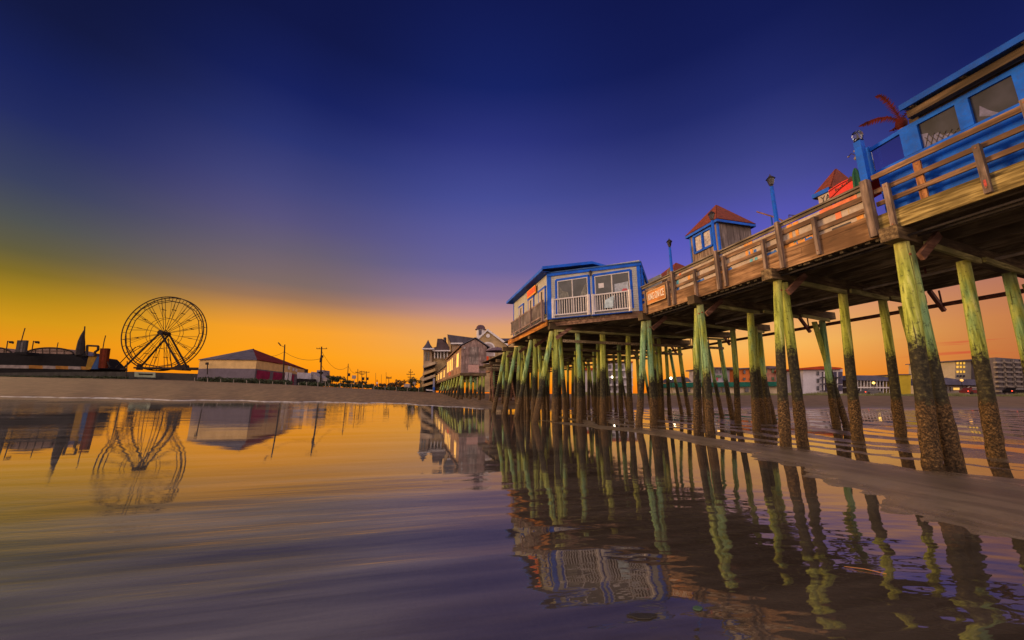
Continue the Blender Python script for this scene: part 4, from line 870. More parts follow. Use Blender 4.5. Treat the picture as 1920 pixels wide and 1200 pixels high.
# long shed with striped fascia
Y = 146
t = Thing('arcade_shed', 'long dark amusement shed with white and orange striped parapet', 'shed', base(90, 700, Y), 'world')
m = MB(); pr(m, [(-60, 700), (150, 702), (172, 690), (150, 668), (120, 664), (60, 662), (-60, 660)], Y, 14); t.part('roof_block', m, M_DARKB)
for i, (a, b) in enumerate(((-10, 54), (54, 80), (80, 104), (104, 128), (128, 151), (152, 168))):
    m = MB(); pr(m, [(a, 684 + i * .6), (b, 685 + i * .6), (b, 691 + i * .5), (a, 690 + i * .5)], Y - .3, .2); t.part('parapet_panel', m, [K('stripe_white', (.2, .16, .16)), K('stripe_orange', (.24, .11, .03))][i % 2 if i < 5 else 1])
Y = 152
for lab_, cx, hw, top, bt in (('arched glazed hall roof between the grey tower and the rocket spire', 93, 45, 652, 664), ('arched hall roof cut by the left edge of the view', -14, 36, 651, 664)):
    t = Thing('arched_hall', lab_, 'hall', base(cx, bt, Y), 'world', 'arched halls of the fairground')
    arc_ = [(cx + hw * cos(a), bt - (bt - top) * sin(a)) for a in np.linspace(0, pi, 15)]
    m = MB(); pr(m, arc_, Y, 10); t.part('glazing', m, K('dull_glazing', (.20, .13, .11)))
    m = MB(); tb(m, arc_, Y - .1, .28)
    t.part('arch_rib', m, M_SILH); m = MB()
    for k in (-.6, -.3, 0, .3, .6): tb(m, [(cx + hw * k, bt), (cx + hw * k, bt - (bt - top) * sqrt(1 - k * k))], Y - .15, .1)
    tb(m, [(cx - hw * .8, bt - 6), (cx + hw * .8, bt - 6)], Y - .16, .08); t.part('mullions', m, M_SILH)
Y = 140
t = Thing('ride_tower', 'grey banded ride tower block with tilted mast on top', 'tower', base(38, 664, Y), 'world')
for i, (a, b) in enumerate(((28, 34), (34, 39.5), (39.5, 44.5))): m = MB(); pr(m, [(a, 662), (b + 1.0, 662), (b + 4.6, 638), (a + 4.2, 638)], Y + .2 * i, .8); t.part('tower_panel', m, [K('steel_grey', (.05, .045, .05)), K('steel_pale', (.10, .085, .09))][i % 2])
m = MB(); pr(m, [(25, 665), (50, 665), (48, 660), (27, 660)], Y - .2, 4); t.part('plinth', m, M_DARKB)
m = MB(); tb(m, [(40, 640), (44, 625), (47, 615)], Y, .16); t.part('mast', m, M_SILH)
for x0, x1, lab_ in ((11, 14.5, 'double headed fairground lamp left of the grey tower'), (59, 63, 'double headed fairground lamp right of the grey tower')):
    t = Thing('twin_lamp', lab_, 'lamp post', base(x0, 660, Y), 'world', 'twin lamps of the fairground'); m = MB(); tb(m, [(x0, 662), (x1, 639)], Y, .16); t.part('mast', m, M_SILH)
    m = MB(); tb(m, [(x1, 640), (x1 + 9, 640)], Y, .12); pr(m, [(x1 + 2, 640), (x1 + 3.6, 640), (x1 + 3.2, 643.5), (x1 + 1.8, 643)], Y, .5); pr(m, [(x1 + 6.5, 640), (x1 + 8.8, 640), (x1 + 8, 644.5), (x1 + 6.4, 643.5)], Y, .5); t.part('lamp_heads', m, M_SILH)
t = Thing('flag_pole', 'thin short pole above the arched hall roof', 'pole', base(106, 664, Y), 'world'); m = MB(); tb(m, [(106, 656), (109, 642)], Y, .13); t.part('pole', m, M_SILH)
Y = 138
t = Thing('rocket_spire', 'tall pointed rocket shaped spire beside the portal ride', 'spire', base(150, 668, Y), 'world')
m = MB(); cs_ = [at(x, y, Y) for x, y in ((150, 666), (151, 655), (152.6, 641), (154.6, 630), (157.6, 618))]; rs_ = [1.25, 1.2, .98, .62, .03]
for (c0, r0), (c1, r1) in zip(zip(cs_, rs_), zip(cs_[1:], rs_[1:])): m.cyl(c0, c1, r0, r1, 8, False)
t.part('body', m, K('spire_grey', (.025, .02, .022)))
m = MB(); tb(m, [(158, 630), (159, 612)], Y, .2); t.part('needle', m, M_SILH); m = MB(); pr(m, [(141, 669), (162, 668), (160, 662), (143, 663)], Y - .3, 3); t.part('foot', m, M_DARKB)
t = Thing('portal_ride', 'steel portal frame ride with a seat row hung between its posts', 'ride', base(172, 690, Y), 'world')
m = MB(); tb(m, [(163, 667), (163.5, 648), (184, 649), (184, 656), (178, 660), (178, 668)], Y, .38); t.part('frame', m, M_SILH); m = MB(); pr(m, [(157, 667), (178, 668), (178, 662.5), (162, 661.5)], Y, 2); t.part('seat_row', m, K('ride_blue', (.06, .06, .13)))
m = MB(); pr(m, [(160, 692), (170, 692), (182, 668), (166, 668)], Y + .5, .5); t.part('painted_panel', m, K('ride_yellow', (.2, .11, .02))); m = MB(); pr(m, [(170.5, 692), (183, 692), (186, 669), (182.5, 668)], Y + .5, .5); t.part('painted_panel', m, K('ride_blue2', (.03, .06, .16)))
t = Thing('drop_tower', 'orange striped drop tower block with mast and side brace', 'tower', base(192, 692, Y), 'world')
for i, (a, b) in enumerate(((184, 188.5), (188.5, 193.5), (193.5, 197))): m = MB(); pr(m, [(a, 690), (b, 690), (b + 3.2 + i, 653), (a + 3.8, 653)], Y - .5, .8 + .1 * i); t.part('tower_panel', m, [K('tower_orange', (.07, .012, .004)), K('tower_red', (.10, .016, .007))][i % 2])
m = MB(); tb(m, [(193, 653), (195, 641), (198, 629)], Y, .15); t.part('mast', m, M_SILH); m = MB(); tb(m, [(198, 672), (206, 689)], Y, .2); t.part('brace', m, M_SILH)
# ferris wheel
Yw = 150.; hubp = at(309, 625, Yw); Rw = abs(at(310, 557, Yw).z - hubp.z) * .99; phi = radians(6)
t = Thing('ferris_wheel', 'big dark ferris wheel without cabins standing behind the left beach', 'ferris wheel', (hubp.x, hubp.y, at(310, 692, Yw).z), 'world')
ax = Vector((cos(phi), sin(phi), 0)); nz = Vector((-sin(phi), cos(phi), 0)); az_ = Vector((0, 0, 1))
def wp(r, a, d=0): return hubp + ax * (r * cos(a)) + az_ * (r * sin(a)) + nz * d
for d in (-.9, .9):
    m = MB()
    for r, rad in ((Rw, .2), (Rw * .90, .14)): m.tube([wp(r, 2 * pi * i / (64 if r == Rw else 16), d) for i in range((64 if r == Rw else 16) + 1)], rad, 6)
    for i in range(32): m.beam(wp(Rw * .9, 2 * pi * i / 32, d), wp(Rw, 2 * pi * (i + .0) / 32, d), .14, .14)
    t.part('rim', m, M_SILH)
for i in range(16): t.part('cross_bar', MB().beam(wp(Rw * .97, 2 * pi * (i + .5) / 16, -.9), wp(Rw * .97, 2 * pi * (i + .5) / 16, .9), .12, .12), M_SILH)
for i in range(16):
    a = 2 * pi * (i + .5) / 16; m = MB()
    for d in (-.9, .9):
        m.beam(wp(.8, a, d * .5), wp(Rw * .93, a, d), .13, .13); m.beam(wp(Rw * .42, a - .0, d * .7), wp(Rw * .90, a + .11, d), .08, .08)
    m.beam(wp(Rw * .66, a, -1.1), wp(Rw * .66, a, 1.1), .3, .22); t.part('spoke', m, M_SILH)
m = MB()
for d in (-.9, .9): m.tube([wp(Rw * .42, 2 * pi * i / 16, d) for i in range(17)], .08, 5)
t.part('inner_ring', m, M_SILH)
t.part('hub', MB().cyl(hubp - nz * 2.3, hubp + nz * 2.3, .75, n=12).cyl(hubp - nz * 2.5, hubp - nz * 2.3, 1.0, n=12), M_SILH)
for d, l in ((-2.2, ((232, 690), (339, 690))), (2.2, ((262, 690), (352, 690)))):
    for i, (x, y) in enumerate(l):
        q = at(x, y, Yw + d * 1.5); t.part('leg', MB().beam(hubp + nz * d, q, .5, .5).beam(q - Vector((1, 0, .4)), q + Vector((1, 0, -.4)), .9, .8), M_SILH)
    q = at(216 if d < 0 else 322, 690, Yw + d); t.part('stay', MB().beam(hubp + nz * d + Vector((0, 0, -6.0 if d < 0 else -2)) + ax * (-8 if d < 0 else 0), q, .22, .22), M_SILH)
m = MB(); pr(m, [(250, 691), (372, 693), (370, 689), (250, 688)], Yw - 3, 6); pr(m, [(328, 694), (350, 695), (346, 684), (331, 684)], Yw - 3.3, 2); pr(m, [(255, 690), (262, 690), (262, 682), (258, 682)], Yw - 3.3, 1); t.part('boarding_platform', m, M_SILH)
Y = 124
t = Thing('beach_sign', 'pale rectangular notice board on the sea wall below the wheel', 'sign', base(271, 708, Y), 'world')
m = MB(); pr(m, [(252, 706.5), (291, 708), (291, 698), (252, 697)], Y, .2); t.part('board', m, K('pale_green', (.2, .22, .17))); m = MB(); pr(m, [(260, 702.5), (286, 703.5), (286, 701), (260, 700)], Y - .1, .08); t.part('dark_band', m, M_DARKB); m = MB(); tb(m, [(254, 711), (254, 698)], Y + .3, .1); tb(m, [(289, 712), (289, 698)], Y + .3, .1); t.part('leg', m, M_SILH)
t = Thing('post', 'thin dark post on the sea wall left of the notice board', 'post', base(237, 708, Y), 'world'); m = MB(); tb(m, [(237, 709), (238.5, 677)], Y, .14); t.part('shaft', m, M_SILH)
# pavilion
g1, g2, g3, g4, g5 = at(375, 674.5, 121), at(407, 673, 119), at(481.5, 674.5, 121), at(547, 685, 146), at(560, 687.5, 158)
ze = g3.z
def ring(z): return [Vector((p.x, p.y, z)) for p in (g1, g2, g3, g4, g5, g5 + Vector((-4, 14, 0)), g4 + Vector((-22, 24, 0)), g1 + Vector((0, 34, 0)))]
t = Thing('pavilion', 'many sided fairground pavilion with purple and red hip roof and magenta doors', 'pavilion', (g3.x, g3.y, at(481, 712, 121).z), 'world')
zb0 = at(481, 716, 121).z - 1; zm = at(440, 691, 120).z
def wallring(z0, z1, inset=0):
    m = MB(); a, b = ring(z0), ring(z1)
    for i in range(8): j = (i + 1) % 8; m.poly([a[i], a[j], b[j], b[i]])
    return m
t.part('upper_wall', wallring(zm, ze), M_CREAM); t.part('lower_wall', wallring(zb0, zm), M_LAV)
apx = at(474, 654, 136); rr = ring(ze + .05)
cen = Vector((apx.x, apx.y, ze)); rr = [cen + (p - cen) * 1.03 + Vector((0, 0, 0)) for p in rr]
for idx, mt in (((0, 1), M_PUR), ((2, 3, 4, 5, 6, 7), M_PRED)):
    m = MB()
    for i in idx:
        j = (i + 1) % 8; m.slab([rr[i], rr[j], apx], -.25)
    t.part('roof', m, mt)
m = MB(); pr(m, [(486, 713), (509, 713), (509, 694), (486, 694)], 122.5, .1)
pd = (g4 - g3); 
def face(p, q, f0, f1, z0, z1, off=.12):
    a, b = p + (q - p) * f0, p + (q - p) * f1; nn = Vector(((q - p).y, -(q - p).x, 0)).normalized() * off; return [Vector((a.x, a.y, z0)) + nn, Vector((b.x, b.y, z0)) + nn, Vector((b.x, b.y, z1)) + nn, Vector((a.x, a.y, z1)) + nn]
for f0, f1 in ((.03, .36), (.46, .78)):
    t.part('door', MB().slab(face(g3, g4, f0, f1, zb0, zm - .4), .08), M_MAG)
t.part('door', MB().slab(face(g4, g5, .15, .45, zb0, zm - .4), .08), M_MAG); t.part('column', MB().slab(face(g3, g4, .8, .87, zb0, zm + .1, .2), .3).slab(face(g3, g4, .92, .99, zb0, zm + .1, .2), .3), M_WHT)
t.part('wall_letters', MB().slab(face(g3, g4, .87, .93, zm + 1.2, ze - .5), .05).slab(face(g4, g5, .1, .35, zm + 1.0, ze - .8), .05).slab(face(g4, g5, .5, .8, zm + 1.0, ze - .8), .05), M_WHT)
t.part('entry_sign', MB().slab([at(386, 684, 118), at(392, 684, 118), at(391, 679, 118), at(386, 680, 118)], .2).tube([at(389, 702, 118.2), at(389, 684, 118.2)], .15, 5), M_SILH)
# hedge, shrubs, trees
def leafmat(name, c):
    m, nt, bs = newmat(name); n = noise(nt, .6, 3); n2 = noise(nt, 5, 2); r = ramp(nt, n2, [(.3, tuple(.5 * x for x in c)), (.7, tuple(1.5 * x for x in c))])
    nt.links.new(mixc(nt, smooth(nt, n, .4, .7), r.outputs[0], tuple(x * .7 for x in c)), bs.inputs['Base Color']); bs.inputs['Roughness'].default_value = .8; return m
M_LEAF = leafmat('dark_leaf', (.035, .045, .018)); M_LEAF2 = leafmat('autumn_leaf', (.09, .05, .02)); M_GRASS = leafmat('dune_grass', (.16, .15, .05))
def leaves(mb, c, r, n, size, sz=1, rs=random):
    for _ in range(n):
        a = Vector((rs.gauss(0, 1), rs.gauss(0, 1), rs.gauss(0, 1))).normalized() * r * (rs.random() ** .45); a.z *= sz
        p = Vector(c) + a; d1 = Vector((rs.gauss(0, 1), rs.gauss(0, 1), rs.gauss(0, 1))).normalized() * size; d2 = d1.cross(Vector((rs.gauss(0, 1), rs.gauss(0, 1), rs.gauss(0, 1)))).normalized() * size * .6
        mb.add([p - d1, p + d2 * .8, p + d1, p - d2 * .8], [(0, 1, 2, 3)])
def hedge(px0, px1, ytop, ybot, Y0, Y1, label):
    m = MB(); n = int((px1 - px0) / 4)
    for i in range(n):
        f = (i + .5) / n; x = px0 + (px1 - px0) * f; Yy = Y0 + (Y1 - Y0) * f; yb = ybot[0] + (ybot[1] - ybot[0]) * f; yt = ytop[0] + (ytop[1] - ytop[0]) * f + random.uniform(-1.5, 1.5)
        b, tt = at(x, yb, Yy), at(x, yt, Yy); hgt = tt.z - b.z; leaves(m, (b.x, b.y, b.z + hgt * .45), hgt * .62, 70, .32, .9)
    solo('hedge', m, M_LEAF, label, 'hedge', base((px0 + px1) / 2, ybot[0], Y0), 'world', 'dark hedges along the beach top')
hedge(370, 545, (706, 712), (716, 722), 117, 109, 'dark hedge in front of the many sided pavilion')
hedge(0, 240, (704, 707), (708, 711), 127, 126, 'low dark planting at the foot of the sea wall')
hedge(560, 700, (716, 721), (722, 728), 107, 103, 'low dark hedge along the beach before the utility poles')
hedge(700, 792, (724, 727), (731, 735), 103, 100, 'thin low hedge running up to the hotel corner')
def fence(a, b, n, hpx, label):
    t = Thing('beach_fence', label, 'fence', base(a[0], a[1], a[2]), 'world', 'post and wire fences on the beach top')
    tops = []
    for i in range(n):
        f = i / (n - 1); x, y, Yy = [a[k] + (b[k] - a[k]) * f for k in range(3)]; p = at(x, y, Yy); q = at(x, y - hpx, Yy); p.z -= .3
        t.part('post', MB().cyl(p, q, .1, n=5), K('fence_post', (.22, .18, .16))); tops.append(q)
    t.part('wire', MB().tube(tops, .025, 4), M_SILH)
fence((365, 714.5, 114), (560, 724, 105), 9, 6.5, 'thin post fence in front of the dark hedge by the pavilion')
fence((575, 724, 104), (785, 735.5, 98), 11, 8, 'thin pale post fence on the beach between pavilion and hotel')
def tree(px, yb, yt, Y, w, label, mt, cat='tree', n=420, group='trees behind the beach'):
    b, tp = at(px, yb, Y), at(px, yt, Y); hgt = tp.z - b.z; t = Thing('tree', label, cat, tuple(b), 'world', group)
    tr = MB().cyl(b, b + Vector((.1, 0, hgt * .45)), hgt * .05, hgt * .03, 6)
    for k in range(5): a = k * 1.26; tr.cyl(b + Vector((0, 0, hgt * (.3 + .03 * k))), b + Vector((cos(a) * w * .5, sin(a) * w * .5, hgt * (.6 + .05 * k))), hgt * .02, hgt * .008, 5)
    t.part('trunk', tr, M_SILH); cr = MB(); rs = random.Random(px)
    for k in range(9):
        a = rs.random() * 6.28; q = rs.random() ** .6 * w * .62; leaves(cr, b + Vector((q * cos(a), q * sin(a), hgt * rs.uniform(.45, .86))), hgt * .24, n // 9, .3, .8, rs)
    t.part('crown', cr, mt)
tree(622, 722, 703, 125, 3.2, 'dark rounded tree at the left of the roadside clump', M_LEAF); tree(638, 723, 705, 128, 3.6, 'spreading dark tree in the middle of the roadside clump', M_LEAF); tree(652, 724, 712, 126, 2.6, 'low dark bush tree under the small utility pole', M_LEAF)
tree(676, 725, 714, 140, 3, 'small dark tree between the twin signal poles', M_LEAF2); tree(735, 731, 715, 130, 3.2, 'brown leafed tree left of the white trailer', M_LEAF2); tree(750, 731, 712, 138, 3.6, 'taller brown tree behind the white trailer', M_LEAF2); tree(775, 733, 709, 122, 3.0, 'dark tree close to the hotel turret', M_LEAF); tree(718, 729, 719, 150, 3, 'faint small tree far down the road', M_LEAF2); tree(612, 722, 712, 122, 2.2, 'dark shrub beside the tall crossarm pole', M_LEAF)
# low shops
Y = 132
t = Thing('beach_shop', 'low white flat roofed shop with dark lean-to and chimney', 'shop', base(580, 722, Y), 'world')
m = MB(); pr(m, [(557, 722), (583, 723), (583, 699.5), (557, 698)], Y, 8); t.part('wall', m, K('shop_white', (.3, .27, .32))); m = MB(); pr(m, [(583.2, 723), (601, 724), (600, 708), (583.2, 697)], Y + 1, 6); t.part('gable_wall', m, K('shop_grey', (.26, .22, .24)))
m = MB(); pr(m, [(556, 723), (590, 724), (588, 711), (556, 709.5)], Y - 2, 1.8); t.part('lean_to', m, M_DARKB); m = MB(); pr(m, [(570.5, 699), (574, 699), (574.5, 692), (571, 692)], Y + 2, 1.2); t.part('chimney', m, M_SILH)
t = Thing('beach_shop', 'small grey shop with tall false front behind the crossarm pole', 'shop', base(603, 722, Y), 'world'); m = MB(); pr(m, [(593, 720), (606, 720), (606, 694), (594, 694)], Y + 6, 5); t.part('wall', m, K('shop_grey2', (.2, .17, .2))); m = MB(); pr(m, [(594.5, 697), (605.5, 697), (605.5, 701), (594.5, 701)], Y + 5.8, .15); t.part('sign_band', m, M_DARKB)
Y = 120
t = Thing('trailer', 'white box trailer parked between the brown trees', 'trailer', base(763, 733, Y), 'world'); m = MB(); pr(m, [(756, 731.5), (768, 732.5), (768, 720), (758, 719.5)], Y, 3); t.part('box', m, K('trailer_white', (.3, .24, .24))); m = MB(); pr(m, [(756, 733), (769, 734), (769, 731), (756, 730)], Y - .1, 2.5); t.part('chassis', m, M_DARKB)
t = Thing('lighthouse_post', 'small red and white striped marker tower beside the road', 'marker', base(707, 728, 125), 'world')
for i, (a, b, w) in enumerate(((728, 724, 2.4), (723.8, 720, 2.0), (719.8, 716.5, 1.7), (716.3, 712, 1.0))): m = MB(); m.cyl(at(707, a, 125), at(707, b, 125), w * .16, w * .14, 8); t.part('band', m, [M_WHT, K('marker_red', (.3, .05, .03))][i % 2])
# utility poles and wires
UP = []
def upole(px, yb, yt, Y, r, label, arms=(), extra=None, lean=0):
    b, q = at(px, yb, Y), at(px + lean, yt, Y); t = Thing('utility_pole', label, 'utility pole', tuple(b), 'world', 'utility poles along the beach road')
    t.part('mast', MB().cyl(b, q, r, r * .7, 7), M_SILH)
    for f, w in arms: c = b.lerp(q, f); t.part('crossarm', MB().beam(c - Vector((w, -.15, 0)), c + Vector((w, .15, 0)), .14, .16).cyl(c + Vector((-w * .9, 0, 0)), c + Vector((-w * .9, 0, .35)), .07, n=5).cyl(c + Vector((w * .9, 0, 0)), c + Vector((w * .9, 0, .35)), .07, n=5).cyl(c + Vector((-w * .45, 0, 0)), c + Vector((-w * .45, 0, .35)), .07, n=5), M_SILH)
    if extra: extra(t, b, q)
    return b, q
def lamparm(t, b, q):
    c = b.lerp(q, .93); t.part('lamp_arm', MB().tube([c, c + Vector((-1.6, 0, .7))], .07, 5).beam(c + Vector((-1.3, 0, .55)), c + Vector((-2.2, 0, 1.5)), .3, .25), M_SILH)
def xfmr(t, b, q): c = b.lerp(q, .68); t.part('transformer', MB().cyl(c + Vector((.1, -.35, -.9)), c + Vector((.1, -.35, .5)), .36, n=8).beam(c + Vector((-.3, 0, .9)), c + Vector((.5, 0, .9)), .2, .7), M_SILH)
def boxy(t, b, q): c = b.lerp(q, .5); t.part('signal_box', MB().box((c.x + .1, c.y - .3, c.z - .5), (c.x + .8, c.y + .3, c.z + .6)), M_SILH)
P1 = upole(530, 722, 646, 118, .24, 'tall pole with lamp arm at the right end of the pavilion', (), lamparm, 4)
P2 = upole(601, 726, 650, 112, .26, 'tall crossarm pole with grey transformer right of the shops', ((.95, 1.6),), xfmr, 2)
P3 = upole(651, 724, 682, 140, .16, 'short leaning pole with a box above the dark trees', (), boxy, 2)
P4 = upole(671, 724, 692, 150, .16, 'small dim pole with one crossarm left of the signals', ((.8, 1.0),))
P5 = upole(678.5, 726, 695, 140, .14, 'traffic signal pole with hanging signal heads', ((.93, .9), (.8, .9)), boxy)
P6 = upole(687, 725, 696, 155, .16, 'thin pole right of the signal pole', ((.93, 1.2),), boxy)
upole(704.5, 727, 699, 165, .09, 'faint slender mast left of the striped marker'); upole(715, 728, 702, 170, .08, 'faint slender mast right of the striped marker'); upole(724, 729, 698, 175, .09, 'tallest faint mast in the middle of the gap')
upole(729, 731, 707, 120, .1, 'twin headed signal pole left of the brown trees', ((.97, .8), (.9, .8))); upole(770, 733, 692, 128, .13, 'pole with spreading arms above the trailer', ((.75, 1.4), (.62, 1.0), (.85, .7)))
def wire(p, q, sag, label):
    pts = [p.lerp(q, i / 14) - Vector((0, 0, sag * 4 * (i / 14) * (1 - i / 14))) for i in range(15)]
    solo('power_line', MB().tube(pts, .05, 4), M_SILH, label, 'cable', tuple(p), 'world', 'power lines between the poles')
wire(P1[0].lerp(P1[1], .82), P2[0].lerp(P2[1], .7), 1.3, 'sagging wire from the lamp pole to the transformer pole'); wire(P2[0].lerp(P2[1], .9), P3[0].lerp(P3[1], .88), 3.0, 'deeply sagging wire right of the transformer pole'); wire(P3[0].lerp(P3[1], .9), P4[0].lerp(P4[1], .8), 1.2, 'short wire between the two small poles')
wire(P2[0].lerp(P2[1], .55), P3[0].lerp(P3[1], .4), 2.6, 'lower sagging wire beneath the transformer'); wire(at(505, 668, 122), P1[0].lerp(P1[1], .82), .4, 'short wire from the pavilion roof to the lamp pole'); wire(P4[0].lerp(P4[1], .8), P6[0].lerp(P6[1], .9), .8, 'faint wire past the traffic signals')
def litter(px, yb, yt, Y, w, label):
    t = Thing('road_sign', label, 'sign', base(px, yb, Y), 'world', 'small road signs on the beach top'); t.part('shaft', MB().cyl(at(px, yb, Y), at(px, yt, Y), .08, n=5), K('sign_post', (.3, .25, .22))); c = at(px, yt, Y); t.part('plate', MB().box((c.x - w, c.y - .1, c.z - w * .8), (c.x + w, c.y - .03, c.z + w * .8)), K('sign_plate', (.25, .2, .2)))
litter(610, 727, 712, 104, .5, 'small square road sign below the transformer pole'); litter(777, 734.5, 718, 101, .4, 'small pale sign close to the hotel corner'); litter(664, 727, 707, 112, .6, 'wide dark road sign left of the signal pole')
# ------------------------------------------------------------------ hotel beyond the hall
def winrow(t, x0, x1, n, y0, y1, Y, mt, parent=None, w=.5, name='window'):
    for i in range(n):
        a = x0 + (x1 - x0) * (i + (1 - w) / 2) / n; b = x0 + (x1 - x0) * (i + (1 + w) / 2) / n; m = MB(); pr(m, [(a, y1), (b, y1), (b, y0), (a, y0)], Y, .12); t.part(name, m, mt)
Y = 122
t = Thing('turret_hotel', 'tan beach hotel with pointed turret, stacked balconies and mansard cap', 'hotel', base(800, 737, Y), 'world')
m = MB(); pr(m, [(793.5, 722), (812, 722), (809, 653), (794, 653)], Y + 1, 8); t.part('turret', m, M_TANS)
tp = at(803, 637, Y + 4); cb = at(802, 653.5, Y + 4); rr_ = (at(812.5, 653, Y + 4) - at(792, 653, Y + 4)).length / 2
t.part('turret_roof', MB().lathe(cb, [(rr_, 0), (rr_ * .45, (tp.z - cb.z) * .45), (.02, tp.z - cb.z)], 10), M_SLATE)
m = MB(); pr(m, [(791, 655), (814, 655), (813, 652.6), (792, 652.6)], Y - 1.5, 10); t.part('cornice', m, M_WHT)
m = MB(); pr(m, [(797, 732), (850, 732), (850, 656), (811.5, 656), (811, 690), (797, 700)], Y + 3, 14); t.part('wall', m, M_BEIGE)
for i, (ya, yb_) in enumerate(((686, 681), (700, 694), (711, 705), (722, 717))):
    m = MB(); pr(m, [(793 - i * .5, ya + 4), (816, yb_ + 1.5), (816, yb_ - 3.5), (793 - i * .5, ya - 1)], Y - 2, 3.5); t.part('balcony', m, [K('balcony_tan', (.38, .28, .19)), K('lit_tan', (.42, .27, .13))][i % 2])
    m = MB(); pr(m, [(795, ya + 9), (815, yb_ + 6.8), (815, yb_ + 2), (795, ya + 4.4)], Y - .3, .3); t.part('dark_recess', m, M_DARKB)
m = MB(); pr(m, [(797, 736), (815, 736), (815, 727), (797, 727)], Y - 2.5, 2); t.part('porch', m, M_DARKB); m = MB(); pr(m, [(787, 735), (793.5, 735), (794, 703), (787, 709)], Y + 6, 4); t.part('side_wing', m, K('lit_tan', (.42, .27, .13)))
m = MB(); pr(m, [(811, 736), (815, 736), (815, 709), (812, 709)], Y - 3, 1.2); t.part('post', m, K('blue_grey', (.2, .2, .3))); m = MB(); pr(m, [(812, 731.4), (815, 731.4), (815, 726), (812, 726)], Y - 3.3, .2); t.part('blue_notice', m, M_BLUE); m = MB(); pr(m, [(799, 732), (811, 733), (811, 731), (799, 730)], Y - 2.8, .2); t.part('pale_rail', m, M_WHT)
m = MB(); pr(m, [(811, 656.5), (843, 656.5), (842, 650), (838, 644), (831, 640), (829, 635), (820, 635), (818, 650), (812, 652)], Y, 9); t.part('mansard_roof', m, K('brown_slate', (.075, .05, .055)))
m = MB(); pr(m, [(811, 658.5), (844, 658.5), (844, 656.4), (811, 656.4)], Y - .5, 10); t.part('cornice', m, M_WHT); m = MB(); pr(m, [(831, 641), (835, 641), (835, 632), (831.5, 633)], Y + 3, 2); t.part('chimney', m, M_SLATE)
for x in (814, 820, 825.5, 832, 838): m = MB(); pr(m, [(x, 672), (x + 1.5, 672), (x + 1.5, 658.5), (x, 658.5)], Y + 1, .6); t.part('column', m, M_WHT)
winrow(t, 815, 842, 4, 661, 670, Y + 2.6, M_GLASS); winrow(t, 796, 806, 2, 660, 676, Y + .7, M_GLASS)
Y = 116
t = Thing('gabled_hall', 'large tan gabled hall with domed cupola and round gable window', 'hall', base(900, 735, Y), 'world')
m = MB(); pr(m, [(846, 715), (900, 715), (900, 641), (848, 641)], Y + 6, 12); t.part('wall', m, M_TANS)
m = MB(); pr(m, [(838.5, 627), (892, 634), (896, 643), (846, 642.5)], Y + 5, 1.0); pr(m, [(838.5, 627), (840, 627), (846, 642.5), (844.5, 643)], Y + 6, 8); t.part('roof', m, M_SLATE)
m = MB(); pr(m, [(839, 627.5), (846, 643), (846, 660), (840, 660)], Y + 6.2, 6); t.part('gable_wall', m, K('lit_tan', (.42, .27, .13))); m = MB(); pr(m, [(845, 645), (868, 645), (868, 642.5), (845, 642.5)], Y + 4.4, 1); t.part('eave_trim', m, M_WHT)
m = MB(); pr(m, [(888, 735), (953, 735), (950, 645), (914, 619.5), (894, 637)], Y, 10); t.part('gable_wall', m, M_BEIGE)
m = MB(); pr(m, [(891.5, 636.5), (914.5, 616.5), (954, 645.5), (952, 648.5), (914, 620.4), (894, 639)], Y - .6, 12); t.part('gable_trim', m, M_WHT)
ov = at(915, 629.5, Y - .4); t.part('round_window', MB().cyl(ov, ov + Vector((0, .3, 0)), .62, n=14), M_WHT)
arch = [(915 + 13 * cos(a), 652 - 11 * sin(a)) for a in np.linspace(0, pi, 12)]; m = MB(); pr(m, arch + [(902, 668), (928, 668)], Y - .2, .15); t.part('arch_surround', m, M_WHT); m = MB(); pr(m, [(915 + 10.5 * cos(a), 652 - 8 * sin(a)) for a in np.linspace(0, pi, 12)] + [(904.5, 668), (925.5, 668)], Y - .3, .09); t.part('arch_window', m, K('arch_grey', (.3, .24, .25)))
cb = at(901, 631, Y + 3); r_ = (at(909.5, 620, Y + 3) - at(893, 620, Y + 3)).length / 2; dz = at(901, 618, Y + 3).z - cb.z; dt = at(901, 609, Y + 3).z - cb.z
cp = t.part('cupola', MB().lathe(cb, [(r_ * .92, -1), (r_ * .92, dz)], 8), M_WHT); t.part('dome', MB().lathe(cb, [(r_ * 1.25, dz - .1), (r_ * 1.25, dz + .12), (r_ * 1.02, dz + .15), (r_ * .95, dz + (dt - dz) * .55), (r_ * .6, dz + (dt - dz) * .87), (.02, dt)], 14), K('plum_slate', (.1, .06, .08)), cp, sm=50)
t.part('louvre', MB().box((cb.x - .45, cb.y - r_ * .97, cb.z + .25), (cb.x + .45, cb.y - r_ * .9, cb.z + dz - .3)), M_SLATE, cp)
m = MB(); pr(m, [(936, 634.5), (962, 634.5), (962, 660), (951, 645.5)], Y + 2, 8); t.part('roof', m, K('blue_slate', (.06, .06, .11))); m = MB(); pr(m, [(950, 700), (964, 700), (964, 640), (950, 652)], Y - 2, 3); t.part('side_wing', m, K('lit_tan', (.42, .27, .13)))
for (a, b, c, d) in ((909, 915, 668, 676),): m = MB(); pr(m, [(a, d), (b + 1, d), (b + 1, c), (a, c)], Y - .7, .3); t.part('red_awning', m, K('awning_red', (.5, .06, .02)))
m = MB(); pr(m, [(905, 682), (920, 682), (920, 678), (905, 678)], Y - .8, .3); t.part('pale_band', m, M_WHT)
